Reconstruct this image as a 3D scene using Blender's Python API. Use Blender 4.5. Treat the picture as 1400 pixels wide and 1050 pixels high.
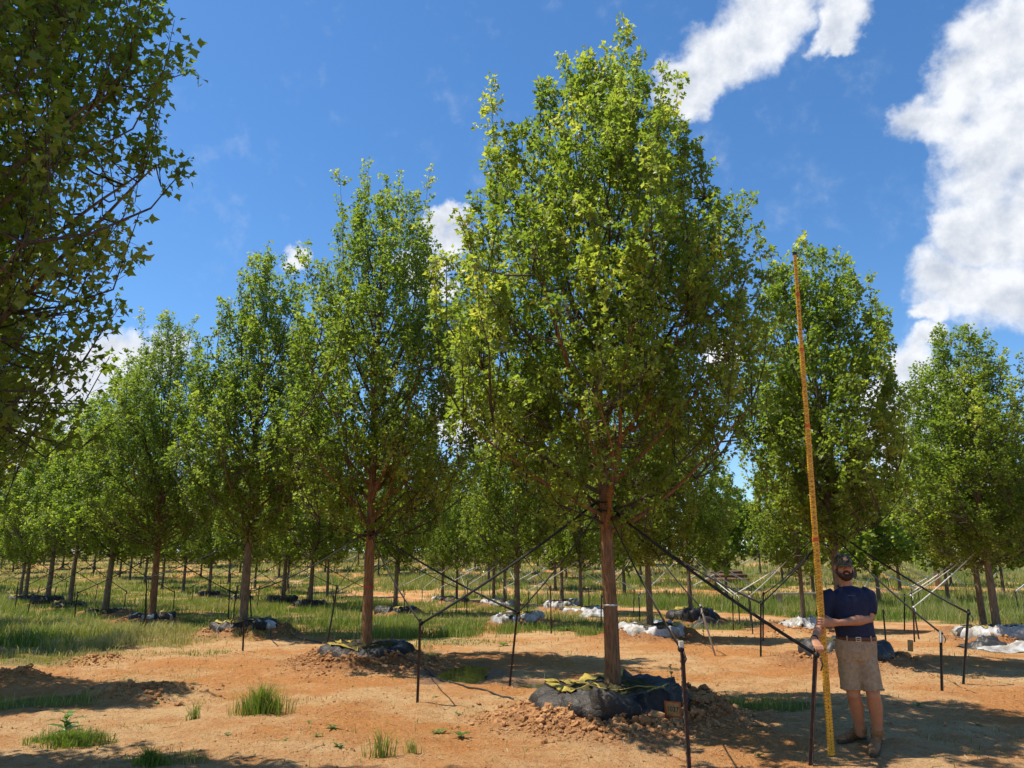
import bpy, bmesh, math, random
import numpy as np
from mathutils import Vector, Matrix

for o in list(bpy.data.objects):
    bpy.data.objects.remove(o)
SC = bpy.context.scene
COL = SC.collection
R = math.radians

# ------------------------------------------------------------------ camera
FPX = 1052.0            # focal length in pixels of the 1400 px wide photograph
PITCH = R(14.0)
CAMH = 1.60
cam_d = bpy.data.cameras.new('camera')
cam_d.sensor_width = 36.0
cam_d.lens = FPX / 1400.0 * 36.0
cam_d.clip_start = 0.05
cam_d.clip_end = 3000.0
cam = bpy.data.objects.new('camera', cam_d)
COL.objects.link(cam)
cam.location = (0, 0, CAMH)
cam.rotation_euler = (R(90) + PITCH, 0, 0)
SC.camera = cam
CP, SP = math.cos(PITCH), math.sin(PITCH)


def ray(u, v):
    """world direction through photograph pixel (u, v)"""
    a, b = (u - 700.0) / FPX, (525.0 - v) / FPX
    return Vector((a, CP - b * SP, SP + b * CP))


def gp(u, v):
    """flat-ground point seen at pixel (u, v)"""
    d = ray(u, v)
    k = -CAMH / d.z
    return Vector((d.x * k, d.y * k, 0.0))


def at(u, v, Y):
    """point on the upright plane y = Y seen at pixel (u, v)"""
    d = ray(u, v)
    k = Y / d.y
    return Vector((d.x * k, Y, CAMH + d.z * k))


# ------------------------------------------------------------------ sun, sky, exposure
SUN_EL = R(65.0)
SUN_XY = Vector((-1.0, 0.06)).normalized()          # horizontal direction towards the sun
SUN_DIR = Vector((SUN_XY.x * math.cos(SUN_EL), SUN_XY.y * math.cos(SUN_EL), math.sin(SUN_EL)))
sl = bpy.data.lights.new('sun', 'SUN')
sl.energy = 5.0
sl.angle = R(0.53)
sl.color = (1.0, 0.93, 0.82)
sun = bpy.data.objects.new('sun', sl)
COL.objects.link(sun)
sun.location = (-30, 40, 60)
sun.rotation_euler = (-SUN_DIR).to_track_quat('-Z', 'Y').to_euler()

W = bpy.data.worlds.new('World')
SC.world = W
W.use_nodes = True


class NT:
    """small helper for building node trees"""
    def __init__(s, nt):
        s.nt = nt
        s.nt.nodes.clear()

    def n(s, typ, ins=None, **props):
        nd = s.nt.nodes.new(typ)
        for k, v in props.items():
            setattr(nd, k, v)
        for k, v in (ins or {}).items():
            sock = nd.inputs[k]
            if isinstance(v, bpy.types.NodeSocket):
                s.nt.links.new(v, sock)
            else:
                sock.default_value = v
        return nd

    def math(s, op, a, b=0.0, c=0.0, clamp=False):
        return s.n('ShaderNodeMath', {0: a, 1: b, 2: c}, operation=op, use_clamp=clamp).outputs[0]

    def mapr(s, x, a, b, c=0.0, d=1.0, smooth=True):
        return s.n('ShaderNodeMapRange', {0: x, 1: a, 2: b, 3: c, 4: d},
                   interpolation_type='SMOOTHSTEP' if smooth else 'LINEAR').outputs[0]

    def noise(s, vec, scale, detail=4.0, rough=0.55, dim='3D', dist=0.0):
        ins = {'Scale': scale, 'Detail': detail, 'Roughness': rough, 'Distortion': dist}
        if vec is not None:
            ins['Vector'] = vec
        return s.n('ShaderNodeTexNoise', ins, noise_dimensions=dim)

    def mix(s, f, a, b, blend='MIX'):
        nd = s.n('ShaderNodeMix', {0: f}, data_type='RGBA', blend_type=blend)
        for i, v in ((6, a), (7, b)):
            if isinstance(v, bpy.types.NodeSocket):
                s.nt.links.new(v, nd.inputs[i])
            else:
                nd.inputs[i].default_value = (*v, 1) if len(v) == 3 else v
        return nd.outputs[2]

    def ramp(s, x, stops, interp='LINEAR'):
        nd = s.n('ShaderNodeValToRGB', {0: x})
        cr = nd.color_ramp
        cr.interpolation = interp
        while len(cr.elements) < len(stops):
            cr.elements.new(0.5)
        for e, (p, c) in zip(cr.elements, stops):
            e.position = p
            e.color = (*c, 1) if len(c) == 3 else c
        return nd.outputs[0]

    def link(s, a, b):
        s.nt.links.new(a, b)


def build_world():
    t = NT(W.node_tree)
    sky = t.n('ShaderNodeTexSky', sky_type='NISHITA', sun_disc=False)
    sky.sun_elevation = SUN_EL
    sky.sun_rotation = math.atan2(SUN_XY.x, SUN_XY.y)
    sky.altitude = 200.0
    sky.air_density = 1.0
    sky.dust_density = 0.25
    sky.ozone_density = 4.0
    skyc = t.n('ShaderNodeHueSaturation', {'Hue': 0.500, 'Saturation': 1.20, 'Value': 1.12, 'Color': sky.outputs[0]}).outputs[0]
    g = t.n('ShaderNodeTexCoord').outputs['Generated']
    # warp the look-up direction so that cloud outlines billow
    nz = t.noise(g, 6.0, 6.0, 0.62)
    off = t.n('ShaderNodeVectorMath', {0: nz.outputs['Color'], 1: (0.5, 0.5, 0.5)}, operation='SUBTRACT').outputs[0]
    off = t.n('ShaderNodeVectorMath', {0: off, 'Scale': 0.16}, operation='SCALE').outputs[0]
    gd = t.n('ShaderNodeVectorMath', {0: g, 1: off}, operation='ADD').outputs[0]
    gd = t.n('ShaderNodeVectorMath', {0: gd}, operation='NORMALIZE').outputs[0]
    clouds = [  # cumulus puffs: photograph pixel of the puff, radius in pixels
        (938, 98, 42), (962, 112, 44), (985, 64, 60), (1020, 40, 62), (1045, -10, 66), (1142, 18, 40), (1160, 48, 26), (1138, -28, 42),
        (1275, 180, 58), (1318, 120, 70), (1372, 50, 85), (1340, 220, 90), (1400, 160, 110), (1330, 310, 66), (1405, 300, 100),
        (1285, 385, 64), (1345, 400, 70), (1410, 400, 80), (1250, 432, 30), (1470, 250, 130), (1480, 60, 130),
        (225, 462, 38), (180, 480, 52), (130, 505, 62), (70, 540, 66), (20, 600, 60),
        (400, 342, 22), (610, 306, 24), (622, 335, 22), (594, 368, 26), (606, 392, 22),
        (1250, 478, 30), (1235, 520, 42), (1210, 570, 52), (1245, 610, 60), (1290, 560, 60), (640, 560, 60), (980, 480, 40)]
    acc = None
    for (u, v, r) in clouds:
        c = ray(u, v).normalized()
        e = ray(u + r, v).normalized()
        ang = c.angle(e)
        d = t.n('ShaderNodeVectorMath', {0: gd, 1: tuple(c)}, operation='DOT_PRODUCT').outputs['Value']
        m = t.mapr(d, math.cos(ang * 1.25), math.cos(ang * 0.25), 0.0, 1.0, False)
        acc = m if acc is None else t.math('SMOOTH_MAX', acc, m, 0.25)
    # the same kind of cumulus over the rest of the sky, outside the photographed part
    fwd = ray(700, 525).normalized()
    away = t.mapr(t.n('ShaderNodeVectorMath', {0: g, 1: tuple(fwd)}, operation='DOT_PRODUCT').outputs['Value'],
                  math.cos(R(40)), math.cos(R(52)))
    sc_ = t.n('ShaderNodeSeparateXYZ', {0: gd})
    zden = t.math('MAXIMUM', t.math('ADD', sc_.outputs[2], 0.12), 0.05)
    px = t.math('DIVIDE', sc_.outputs[0], zden)
    py = t.math('DIVIDE', sc_.outputs[1], zden)
    flat = t.n('ShaderNodeCombineXYZ', {0: px, 1: py, 2: 3.0}).outputs[0]
    gen = t.mapr(t.noise(flat, 1.1, 3.0, 0.5).outputs[0], 0.60, 0.84, 0.0, 1.0, False)
    acc = t.math('MAXIMUM', acc, t.math('MULTIPLY', gen, away))
    fine = t.noise(g, 26.0, 8.0, 0.62).outputs[0]
    mid = t.noise(g, 9.0, 5.0, 0.55).outputs[0]
    dens = t.math('ADD', acc, t.math('MULTIPLY', t.math('SUBTRACT', fine, 0.5), 0.62))
    dens = t.math('ADD', dens, t.math('MULTIPLY', t.math('SUBTRACT', mid, 0.5), 0.45))
    alpha = t.mapr(dens, 0.20, 0.92)
    # thicker parts turn a soft grey
    up = t.n('ShaderNodeVectorMath', {0: g, 1: (-0.030, 0.0, 0.045)}, operation='ADD').outputs[0]
    mid2 = t.noise(up, 9.0, 6.0, 0.6).outputs[0]
    relief = t.math('SUBTRACT', t.noise(g, 9.0, 6.0, 0.6).outputs[0], mid2)
    fine2 = t.noise(t.n('ShaderNodeVectorMath', {0: g, 1: (-0.011, -0.002, 0.016)}, operation='ADD').outputs[0], 26.0, 6.0, 0.6).outputs[0]
    relief = t.math('ADD', relief, t.math('MULTIPLY', t.math('SUBTRACT', t.noise(g, 26.0, 6.0, 0.6).outputs[0], fine2), 0.8))
    thick = t.mapr(dens, 0.6, 1.35)
    shade = t.math('ADD', t.math('MULTIPLY', relief, 2.3), t.math('SUBTRACT', 0.80, t.math('MULTIPLY', thick, 0.44)), clamp=True)
    cc = t.mix(shade, (3.5, 3.9, 4.6), (6.0, 6.15, 6.4))
    col = t.mix(alpha, skyc, cc)
    bg = t.n('ShaderNodeBackground', {'Color': col, 'Strength': 0.110})
    out = t.n('ShaderNodeOutputWorld', {'Surface': bg.outputs[0]})


build_world()
SC.view_settings.view_transform = 'Standard'
SC.view_settings.look = 'None'
SC.view_settings.exposure = 0.55
SC.view_settings.gamma = 1.0
SC.view_settings.use_curve_mapping = False
SC.render.engine = 'CYCLES'
SC.cycles.max_bounces = 8
SC.cycles.diffuse_bounces = 3
SC.cycles.transmission_bounces = 5
SC.cycles.transparent_max_bounces = 8
SC.cycles.caustics_reflective = False
SC.cycles.caustics_refractive = False

# ------------------------------------------------------------------ helpers
def hash2(ix, iy, seed):
    h = (ix.astype(np.int64) * 374761393 + iy.astype(np.int64) * 668265263 + seed * 974711) & 0x7fffffff
    h = ((h ^ (h >> 13)) * 1274126177) & 0x7fffffff
    return ((h ^ (h >> 16)) & 0xffffff) / float(0xffffff)


def vnoise(x, y, seed=0):
    x = np.asarray(x, float); y = np.asarray(y, float)
    ix, iy = np.floor(x), np.floor(y)
    fx, fy = x - ix, y - iy
    fx = fx * fx * fx * (fx * (fx * 6 - 15) + 10)
    fy = fy * fy * fy * (fy * (fy * 6 - 15) + 10)
    a, b = hash2(ix, iy, seed), hash2(ix + 1, iy, seed)
    c, d = hash2(ix, iy + 1, seed), hash2(ix + 1, iy + 1, seed)
    return (a + (b - a) * fx) * (1 - fy) + (c + (d - c) * fx) * fy - 0.5


def fbm(x, y, seed=0, octaves=4, rough=0.5):
    s, amp = 0.0, 1.0
    for k in range(octaves):
        s = s + amp * vnoise(x * 2 ** k + 13.7 * k, y * 2 ** k - 7.3 * k, seed + k)
        amp *= rough
    return s


def smooth(a, b, x):
    t = np.clip((np.asarray(x, float) - a) / (b - a), 0, 1)
    return t * t * (3 - 2 * t)


def raw_mesh(name, verts, faces, mats=(), smooth_shade=False, attrs=None, mat_index=None):
    """verts (n,3) array; faces: (m,k) array or a list of such arrays"""
    me = bpy.data.meshes.new(name)
    if isinstance(faces, np.ndarray):
        faces = [faces]
    faces = [np.asarray(f, np.int32) for f in faces if len(f)]
    nl = sum(f.size for f in faces)
    npoly = sum(len(f) for f in faces)
    me.vertices.add(len(verts))
    me.vertices.foreach_set('co', np.asarray(verts, np.float32).ravel())
    me.loops.add(nl)
    me.loops.foreach_set('vertex_index', np.concatenate([f.ravel() for f in faces]))
    me.polygons.add(npoly)
    starts, tot = [], 0
    for f in faces:
        starts.append(tot + np.arange(len(f)) * f.shape[1])
        tot += f.size
    me.polygons.foreach_set('loop_start', np.concatenate(starts).astype(np.int32))
    me.polygons.foreach_set('use_smooth', np.full(npoly, smooth_shade))
    for m in mats:
        me.materials.append(m)
    if mat_index is not None:
        me.polygons.foreach_set('material_index', np.asarray(mat_index, np.int32))
    for k, v in (attrs or {}).items():
        a = me.attributes.new(k, 'FLOAT', 'POINT')
        a.data.foreach_set('value', np.asarray(v, np.float32))
    me.update(calc_edges=True)
    me.validate()
    return me


def obj(name, me, parent=None, loc=None):
    o = bpy.data.objects.new(name, me)
    COL.objects.link(o)
    if parent is not None:
        o.parent = parent
    if loc is not None:
        o.location = loc
    return o


def tag(o, label=None, cat=None, group=None, kind=None):
    if label: o['label'] = label
    if cat: o['category'] = cat
    if group: o['group'] = group
    if kind: o['kind'] = kind
    return o


def thing(name, label, cat, loc=(0, 0, 0), group=None):
    o = bpy.data.objects.new(name, None)
    o.empty_display_size = 0.2
    COL.objects.link(o)
    o.location = loc
    return tag(o, label, cat, group)


class MB:
    """collects tubes, boxes and other pieces into one mesh"""
    def __init__(s):
        s.v, s.f3, s.f4, s.n = [], [], [], 0

    def add(s, verts, quads=None, tris=None):
        verts = np.asarray(verts, float).reshape(-1, 3)
        if quads is not None and len(quads): s.f4.append(np.asarray(quads, np.int32) + s.n)
        if tris is not None and len(tris): s.f3.append(np.asarray(tris, np.int32) + s.n)
        s.v.append(verts)
        s.n += len(verts)

    def tube(s, pts, rad, sides=6, cap=True, ref=None, rad2=None):
        """tube through pts; rad = radius per point; rad2 = second radius (along ref x tangent)"""
        P = np.asarray(pts, float)
        n = len(P)
        ra = np.broadcast_to(np.asarray(rad, float), (n,))
        rb = ra if rad2 is None else np.broadcast_to(np.asarray(rad2, float), (n,))
        T = np.gradient(P, axis=0)
        T /= np.linalg.norm(T, axis=1)[:, None] + 1e-12
        if ref is None:
            ref = np.array([1.0, 0, 0]) if abs(T[0][0]) < 0.8 else np.array([0, 1.0, 0])
        ref = np.asarray(ref, float)
        A = ref[None] - (T @ ref)[:, None] * T
        A /= np.linalg.norm(A, axis=1)[:, None] + 1e-12
        B = np.cross(T, A)
        th = np.arange(sides) * 2 * np.pi / sides
        V = P[:, None] + ra[:, None, None] * np.cos(th)[None, :, None] * A[:, None] + rb[:, None, None] * np.sin(th)[None, :, None] * B[:, None]
        i = np.arange(n - 1)[:, None] * sides
        j = np.arange(sides)[None]
        k = (j + 1) % sides
        q = np.stack([i + j, i + k, i + sides + k, i + sides + j], -1).reshape(-1, 4)
        V = V.reshape(-1, 3)
        tr = None
        if cap:
            V = np.vstack([V, P[:1], P[-1:]])
            j = np.arange(sides)
            k = (j + 1) % sides
            a = np.stack([np.full(sides, n * sides), k, j], -1)
            b = np.stack([np.full(sides, n * sides + 1), (n - 1) * sides + j, (n - 1) * sides + k], -1)
            tr = np.vstack([a, b])
        s.add(V, q, tr)

    def box(s, c, size, rot=None):
        h = np.asarray(size, float) / 2
        V = np.array([[x, y, z] for z in (-1, 1) for y in (-1, 1) for x in (-1, 1)], float) * h
        if rot is not None:
            V = V @ np.asarray(rot.to_3x3() if isinstance(rot, Matrix) else rot).T
        V = V + np.asarray(c, float)
        s.add(V, [[0, 2, 3, 1], [4, 5, 7, 6], [0, 1, 5, 4], [2, 6, 7, 3], [0, 4, 6, 2], [1, 3, 7, 5]])

    def ell(s, c, r, nu=14, nv=9, rot=None):
        th = np.arange(nu) * 2 * np.pi / nu
        ph = np.linspace(0, np.pi, nv)[1:-1]
        V = np.stack([np.cos(th)[None] * np.sin(ph)[:, None], np.sin(th)[None] * np.sin(ph)[:, None],
                      np.repeat(np.cos(ph)[:, None], nu, 1)], -1).reshape(-1, 3)
        V = np.vstack([V, [[0, 0, 1], [0, 0, -1]]]) * np.asarray(r, float)
        if rot is not None:
            V = V @ np.asarray(rot.to_3x3()).T
        V = V + np.asarray(c, float)
        m = nv - 2
        i = np.arange(m - 1)[:, None] * nu
        j = np.arange(nu)[None]
        k = (j + 1) % nu
        q = np.stack([i + j, i + nu + j, i + nu + k, i + k], -1).reshape(-1, 4)
        j = np.arange(nu); k = (j + 1) % nu
        t1 = np.stack([np.full(nu, m * nu), j, k], -1)
        t2 = np.stack([np.full(nu, m * nu + 1), (m - 1) * nu + k, (m - 1) * nu + j], -1)
        s.add(V, q, np.vstack([t1, t2]))

    def mesh(s, name, mats=(), smooth_shade=True):
        f = []
        if s.f4: f.append(np.vstack(s.f4))
        if s.f3: f.append(np.vstack(s.f3))
        return raw_mesh(name, np.vstack(s.v), f, mats, smooth_shade)


# ------------------------------------------------------------------ materials
def mat(name):
    m = bpy.data.materials.new(name)
    m.use_nodes = True
    return m, NT(m.node_tree)


def simple(name, col, rough=0.6, spec=0.4, metal=0.0, var=0.25, scale=8.0, bump=0.0, bscale=40.0, coords='Object', stretch=(1, 1, 1), col2=None):
    m, t = mat(name)
    co = t.n('ShaderNodeTexCoord').outputs[coords]
    mp = t.n('ShaderNodeMapping', {'Vector': co, 'Scale': stretch}).outputs[0]
    nz = t.noise(mp, scale, 5.0, 0.6).outputs[0]
    c2 = col2 or tuple(c * (1 - var) for c in col)
    c1 = col if col2 else tuple(min(1, c * (1 + var)) for c in col)
    c = t.mix(t.mapr(nz, 0.3, 0.7), c2, c1)
    p = t.n('ShaderNodeBsdfPrincipled', {'Base Color': c, 'Roughness': rough, 'Metallic': metal, 'Specular IOR Level': spec})
    if bump:
        b = t.n('ShaderNodeBump', {'Height': t.noise(mp, bscale, 5.0, 0.6).outputs[0], 'Strength': bump, 'Distance': 0.02})
        t.link(b.outputs[0], p.inputs['Normal'])
    t.n('ShaderNodeOutputMaterial', {'Surface': p.outputs[0]})
    return m


def leaf_mat(name, dark, light, young, trans=0.45):
    m, t = mat(name)
    tint = t.n('ShaderNodeAttribute', attribute_name='tint').outputs['Fac']
    c = t.mix(t.mapr(tint, 0.0, 0.75, smooth=False), dark, light)
    c = t.mix(t.mapr(tint, 0.72, 1.0), c, young)
    p = t.n('ShaderNodeBsdfPrincipled', {'Base Color': c, 'Roughness': 0.42, 'Specular IOR Level': 0.35})
    tc = t.mix(1.0, c, (1.76, 1.8, 0.85), 'MULTIPLY')
    tr = t.n('ShaderNodeBsdfTranslucent', {'Color': tc})
    mx = t.n('ShaderNodeMixShader', {0: trans, 1: p.outputs[0], 2: tr.outputs[0]})
    t.n('ShaderNodeOutputMaterial', {'Surface': mx.outputs[0]})
    return m


def bark_mat(name, c1, c2):
    m, t = mat(name)
    co = t.n('ShaderNodeTexCoord').outputs['Object']
    mp = t.n('ShaderNodeMapping', {'Vector': co, 'Scale': (1, 1, 0.16)}).outputs[0]
    n1 = t.noise(mp, 34.0, 6.0, 0.65).outputs[0]
    n2 = t.noise(co, 3.0, 3.0, 0.6).outputs[0]
    n3 = t.noise(co, 22.0, 4.0, 0.6).outputs[0]
    c = t.mix(t.mapr(n1, 0.34, 0.66), c2, c1)
    c = t.mix(t.math('MULTIPLY', t.mapr(n2, 0.45, 0.7), 0.5), c, tuple(0.62 * x + 0.05 for x in c1))
    c = t.mix(t.math('MULTIPLY', t.mapr(n3, 0.62, 0.72), 0.55), c, (0.16, 0.155, 0.12))
    p = t.n('ShaderNodeBsdfPrincipled', {'Base Color': c, 'Roughness': 0.88, 'Specular IOR Level': 0.2})
    hsum = t.math('ADD', n1, t.math('MULTIPLY', n3, 0.5))
    b = t.n('ShaderNodeBump', {'Height': hsum, 'Strength': 0.9, 'Distance': 0.02})
    t.link(b.outputs[0], p.inputs['Normal'])
    t.n('ShaderNodeOutputMaterial', {'Surface': p.outputs[0]})
    return m


M = {}
M['leaf'] = leaf_mat('maple_leaf', (0.094, 0.150, 0.023), (0.192, 0.252, 0.044), (0.33, 0.345, 0.08), 0.54)
M['bark_front'] = bark_mat('bark_reddish', (0.30, 0.165, 0.078), (0.125, 0.066, 0.031))
M['bark'] = bark_mat('bark_grey_brown', (0.23, 0.175, 0.115), (0.095, 0.068, 0.043))
M['limb'] = bark_mat('limb_bark', (0.105, 0.08, 0.058), (0.05, 0.037, 0.026))
M['twig'] = simple('twig_bark', (0.10, 0.072, 0.045), 0.85, 0.2, scale=20)
M['black_plastic'] = simple('black_plastic', (0.012, 0.0115, 0.0115), 0.48, 0.3, scale=4, bump=1.0, bscale=22, col2=(0.045, 0.034, 0.024))
M['dusty_plastic'] = simple('dusty_black_plastic', (0.05, 0.045, 0.04), 0.5, 0.45, scale=5, bump=0.5, bscale=14, col2=(0.016, 0.016, 0.017))
M['white_plastic'] = simple('white_plastic', (0.50, 0.50, 0.49), 0.45, 0.4, scale=3.0, bump=0.8, bscale=15, col2=(0.20, 0.17, 0.135))
M['yellow_liner'] = simple('yellow_liner', (0.42, 0.31, 0.045), 0.5, 0.3, scale=7, bump=0.5, bscale=20, col2=(0.15, 0.12, 0.035))
M['mossy_soil'] = simple('mossy_soil', (0.105, 0.085, 0.035), 0.95, 0.1, scale=14, bump=1.0, bscale=45, col2=(0.035, 0.032, 0.016))
M['clod'] = simple('clay_clod', (0.50, 0.265, 0.115), 0.95, 0.15, scale=3, bump=0.8, bscale=60, coords='Object', col2=(0.30, 0.14, 0.055))
M['stake'] = simple('rusty_post', (0.085, 0.047, 0.030), 0.75, 0.35, scale=25, bump=0.4, bscale=80, col2=(0.030, 0.022, 0.018))
M['stake_dark'] = simple('dark_post', (0.030, 0.029, 0.024), 0.65, 0.35, scale=25, bump=0.3, bscale=80)
M['white_paint'] = simple('white_paint', (0.62, 0.58, 0.45), 0.6, 0.3, scale=18, bump=0.2)
M['strap'] = simple('black_webbing', (0.012, 0.012, 0.013), 0.6, 0.35, scale=20)
M['strap_grey'] = simple('grey_webbing', (0.16, 0.155, 0.15), 0.6, 0.35, scale=20)
M['strap_white'] = simple('white_webbing', (0.72, 0.71, 0.68), 0.55, 0.3, var=0.1, scale=10)
M['hose'] = simple('black_hose', (0.02, 0.02, 0.02), 0.45, 0.4, scale=10)
M['wood'] = simple('weathered_wood', (0.30, 0.25, 0.19), 0.85, 0.2, scale=10, bump=0.5, bscale=30, stretch=(0.2, 1, 1))
M['pole_wood'] = simple('pole_wood', (0.36, 0.32, 0.26), 0.9, 0.2, scale=8, bump=0.4, stretch=(1, 1, 0.15))
M['log'] = simple('old_log', (0.17, 0.10, 0.06), 0.9, 0.2, scale=6, bump=0.5)
M['tie_white'] = simple('white_tie', (0.62, 0.60, 0.55), 0.5, 0.3)
M['tie_red'] = simple('red_tie', (0.55, 0.06, 0.03), 0.5, 0.3)

# ------------------------------------------------------------------ layout of the nursery rows
ORG = gp(839, 981)
DV = Vector((-0.58, 0.81, 0)).normalized()           # along the rows, away from the camera
NV = Vector((DV.y, -DV.x, 0))                        # across the rows, to the right


def rc(s, t):
    return ORG + DV * s + NV * t


def st(x, y):
    dx, dy = x - ORG.x, y - ORG.y
    return dx * DV.x + dy * DV.y, dx * NV.x + dy * NV.y


ORD = ['first', 'second', 'third', 'fourth', 'fifth', 'sixth', 'seventh', 'eighth', 'ninth', 'tenth', 'eleventh', 'twelfth', 'thirteenth', 'fourteenth']
TREES = []      # dict(pos, row, k, H, proto, bag, rad)


def T(p, row, k, H, proto, bag, rad=None, rz=0.0, lean=(0, 0), w=1.0):
    TREES.append(dict(pos=Vector((p.x, p.y, 0)), row=row, k=k, H=H, proto=proto, bag=bag, rz=rz, lean=lean, w=w))


rr = random.Random(4)
# row 1: the front row with the tall measured tree
T(ORG, 1, 0, 8.55, 'main', 'front', lean=(0.010, 0))
T(gp(500, 908), 1, 1, 9.85, 'second', 'black', rz=0.0)
T(gp(331, 872), 1, 2, 10.8, 'third', 'yellow_black', rz=2.2, lean=(0.02, 0), w=1.0)
T(gp(206, 852), 1, 3, 10.9, 'second', 'yellow_black', rz=4.0, lean=(0.03, 0), w=1.08)
T(gp(143, 842), 1, 4, 10.7, 'mid_a', 'black', rz=1.0, w=1.1)
T(gp(94, 835), 1, 5, 10.4, 'mid_b', 'yellow_black', rz=2.0, lean=(0.10, 0))
T(gp(63, 829.5), 1, 6, 10.6, 'mid_c', 'black', rz=3.0, w=1.15)
T(gp(33, 825), 1, 7, 10.3, 'mid_a', 'black', rz=5.0, lean=(0.06, 0))
for k in range(8, 13):
    T(rc(15.0 + (k - 2) * 7.6, 0.3 - 2.2 * (k - 7)), 1, k, 10.0 + rr.random(), 'mid_' + 'abc'[k % 3], None, rz=rr.random() * 6, w=rr.uniform(0.9, 1.15))
# row 0: nearer the camera, its first tree fills the left edge
T(rc(0.1, -7.35) + Vector((-0.98, 0, 0)), 0, 0, 10.6, 'left', None, rz=0.0)
T(rc(8.0, -7.9), 0, 1, 10.2, 'third', None, rz=1.0)
T(rc(15.6, -7.6), 0, 2, 10.6, 'mid_a', None, rz=2.6)
T(rc(23.4, -7.6), 0, 3, 10.6, 'mid_c', None, rz=2.0)
# row 2
T(gp(1158, 909), 2, 0, 7.9, 'row_two', 'black_heap', rz=0.0)
T(gp(890, 875), 2, 1, 8.2, 'third', 'white_black', rz=0.6)
T(gp(707, 855), 2, 2, 9.0, 'mid_c', 'white_black', rz=3.4)
T(gp(540, 841), 2, 3, 9.4, 'mid_a', 'black', rz=0.6, w=0.95)
T(gp(423, 833), 2, 4, 9.8, 'mid_b', 'black', rz=4.6, w=1.1)
for k in range(5, 12):
    T(rc(29 + (k - 4) * 7.6, 9.0), 2, k, 9.4 + rr.random(), 'mid_' + 'cab'[k % 3], 'black' if k < 8 else None, rz=rr.random() * 6, w=rr.uniform(0.9, 1.15))
# row 3: beside the dirt track, tied with white webbing
T(gp(1366, 880), 3, 0, 8.0, 'third', 'white_black', rz=5.2, w=1.15)
T(gp(1347, 870), 3, 1, 7.5, 'mid_b', 'white', rz=2.2, w=1.1)
T(gp(1100, 862), 3, 2, 7.4, 'mid_c', 'white_black', rz=1.0, w=0.9)
T(gp(946, 852), 3, 3, 7.6, 'mid_a', 'black', rz=2.0)
T(gp(795, 840), 3, 4, 8.0, 'mid_b', 'white', rz=0.3, w=0.9)
T(gp(769, 836), 3, 5, 8.2, 'mid_c', 'white_black', rz=5.0)
T(gp(690, 832), 3, 6, 8.1, 'mid_a', 'white', rz=1.4, w=0.85)
T(gp(675, 828), 3, 7, 8.4, 'mid_b', 'white', rz=3.0)
T(gp(624, 826), 3, 8, 8.6, 'mid_c', 'black', rz=0.9, w=0.85)
T(gp(605, 823), 3, 9, 8.4, 'mid_a', 'white', rz=2.9)
for k in range(10, 14):
    T(rc(46 + (k - 10) * 8.0, 15.5), 3, k, 8.6 + rr.random(), 'mid_' + 'bca'[k % 3], None, rz=rr.random() * 6)

BAGS = {'front': (0.84, 0.31), 'black': (0.78, 0.32), 'white_black': (0.82, 0.34), 'yellow_black': (0.78, 0.28),
        'black_heap': (0.74, 0.36), 'white': (0.80, 0.26)}
PUDDLES = [(gp(634, 918), 0.46, 1.2, 0.08), (gp(752, 935), 0.42, 0.34, 0.05), (gp(589, 893), 0.22, 0.5, 0.03)]
MOUNDS = [(gp(195, 945), 1.0, 0.16), (gp(20, 925), 0.7, 0.18), (gp(125, 905), 0.8, 0.10), (gp(345, 868), 1.6, 0.16), (gp(1085, 868), 1.2, 0.2)]


def hill(x, y):
    return 5.6 * smooth(46, 150, y + 0.10 * x) + 7.0 * smooth(150, 420, y)


def terr(x, y):
    x = np.asarray(x, float); y = np.asarray(y, float)
    z = hill(x, y)
    z = z + 0.10 * fbm(x * 0.16, y * 0.16, 3, 3) + 0.045 * fbm(x * 0.7, y * 0.7, 9, 3)
    near = 1 - smooth(16, 34, np.hypot(x, y))
    z = z + near * (0.040 * fbm(x * 2.6, y * 2.6, 21, 4, 0.62) + 0.024 * np.abs(fbm(x * 7.5, y * 7.5, 31, 3, 0.6)))
    for tr in TREES:
        if tr['bag'] and tr['pos'].y < 60:
            Rb = BAGS[tr['bag']][0]
            d = np.hypot(x - tr['pos'].x, y - tr['pos'].y)
            lump = fbm(x * 3.3, y * 3.3, 41, 4, 0.65)
            m = 1 - smooth(Rb * 0.85, Rb + 0.95, d + 0.35 * fbm(x * 1.4, y * 1.4, 5, 2))
            z = z + m * (0.20 + 0.19 * lump)
    for (p, rad, h) in MOUNDS:
        d = np.hypot(x - p.x, y - p.y) / rad
        z = z + (1 - smooth(0.1, 1.0, d + 0.5 * fbm(x * 1.7, y * 1.7, 8, 2))) * h * (1 + 0.9 * fbm(x * 4, y * 4, 17, 3))
    for (p, ra, rb, dep) in PUDDLES:
        d = np.hypot((x - p.x) / (ra * 1.35), (y - p.y) / (rb * 1.35)) + 0.5 * fbm(x * 2.2, y * 2.2, 77, 2)
        z = z * (1 - 0.8 * (1 - smooth(0.6, 1.3, d))) - dep * (1 - smooth(0.45, 1.1, d))
    return z


def tz(p):
    return float(terr(np.array([p.x]), np.array([p.y]))[0])


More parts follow.
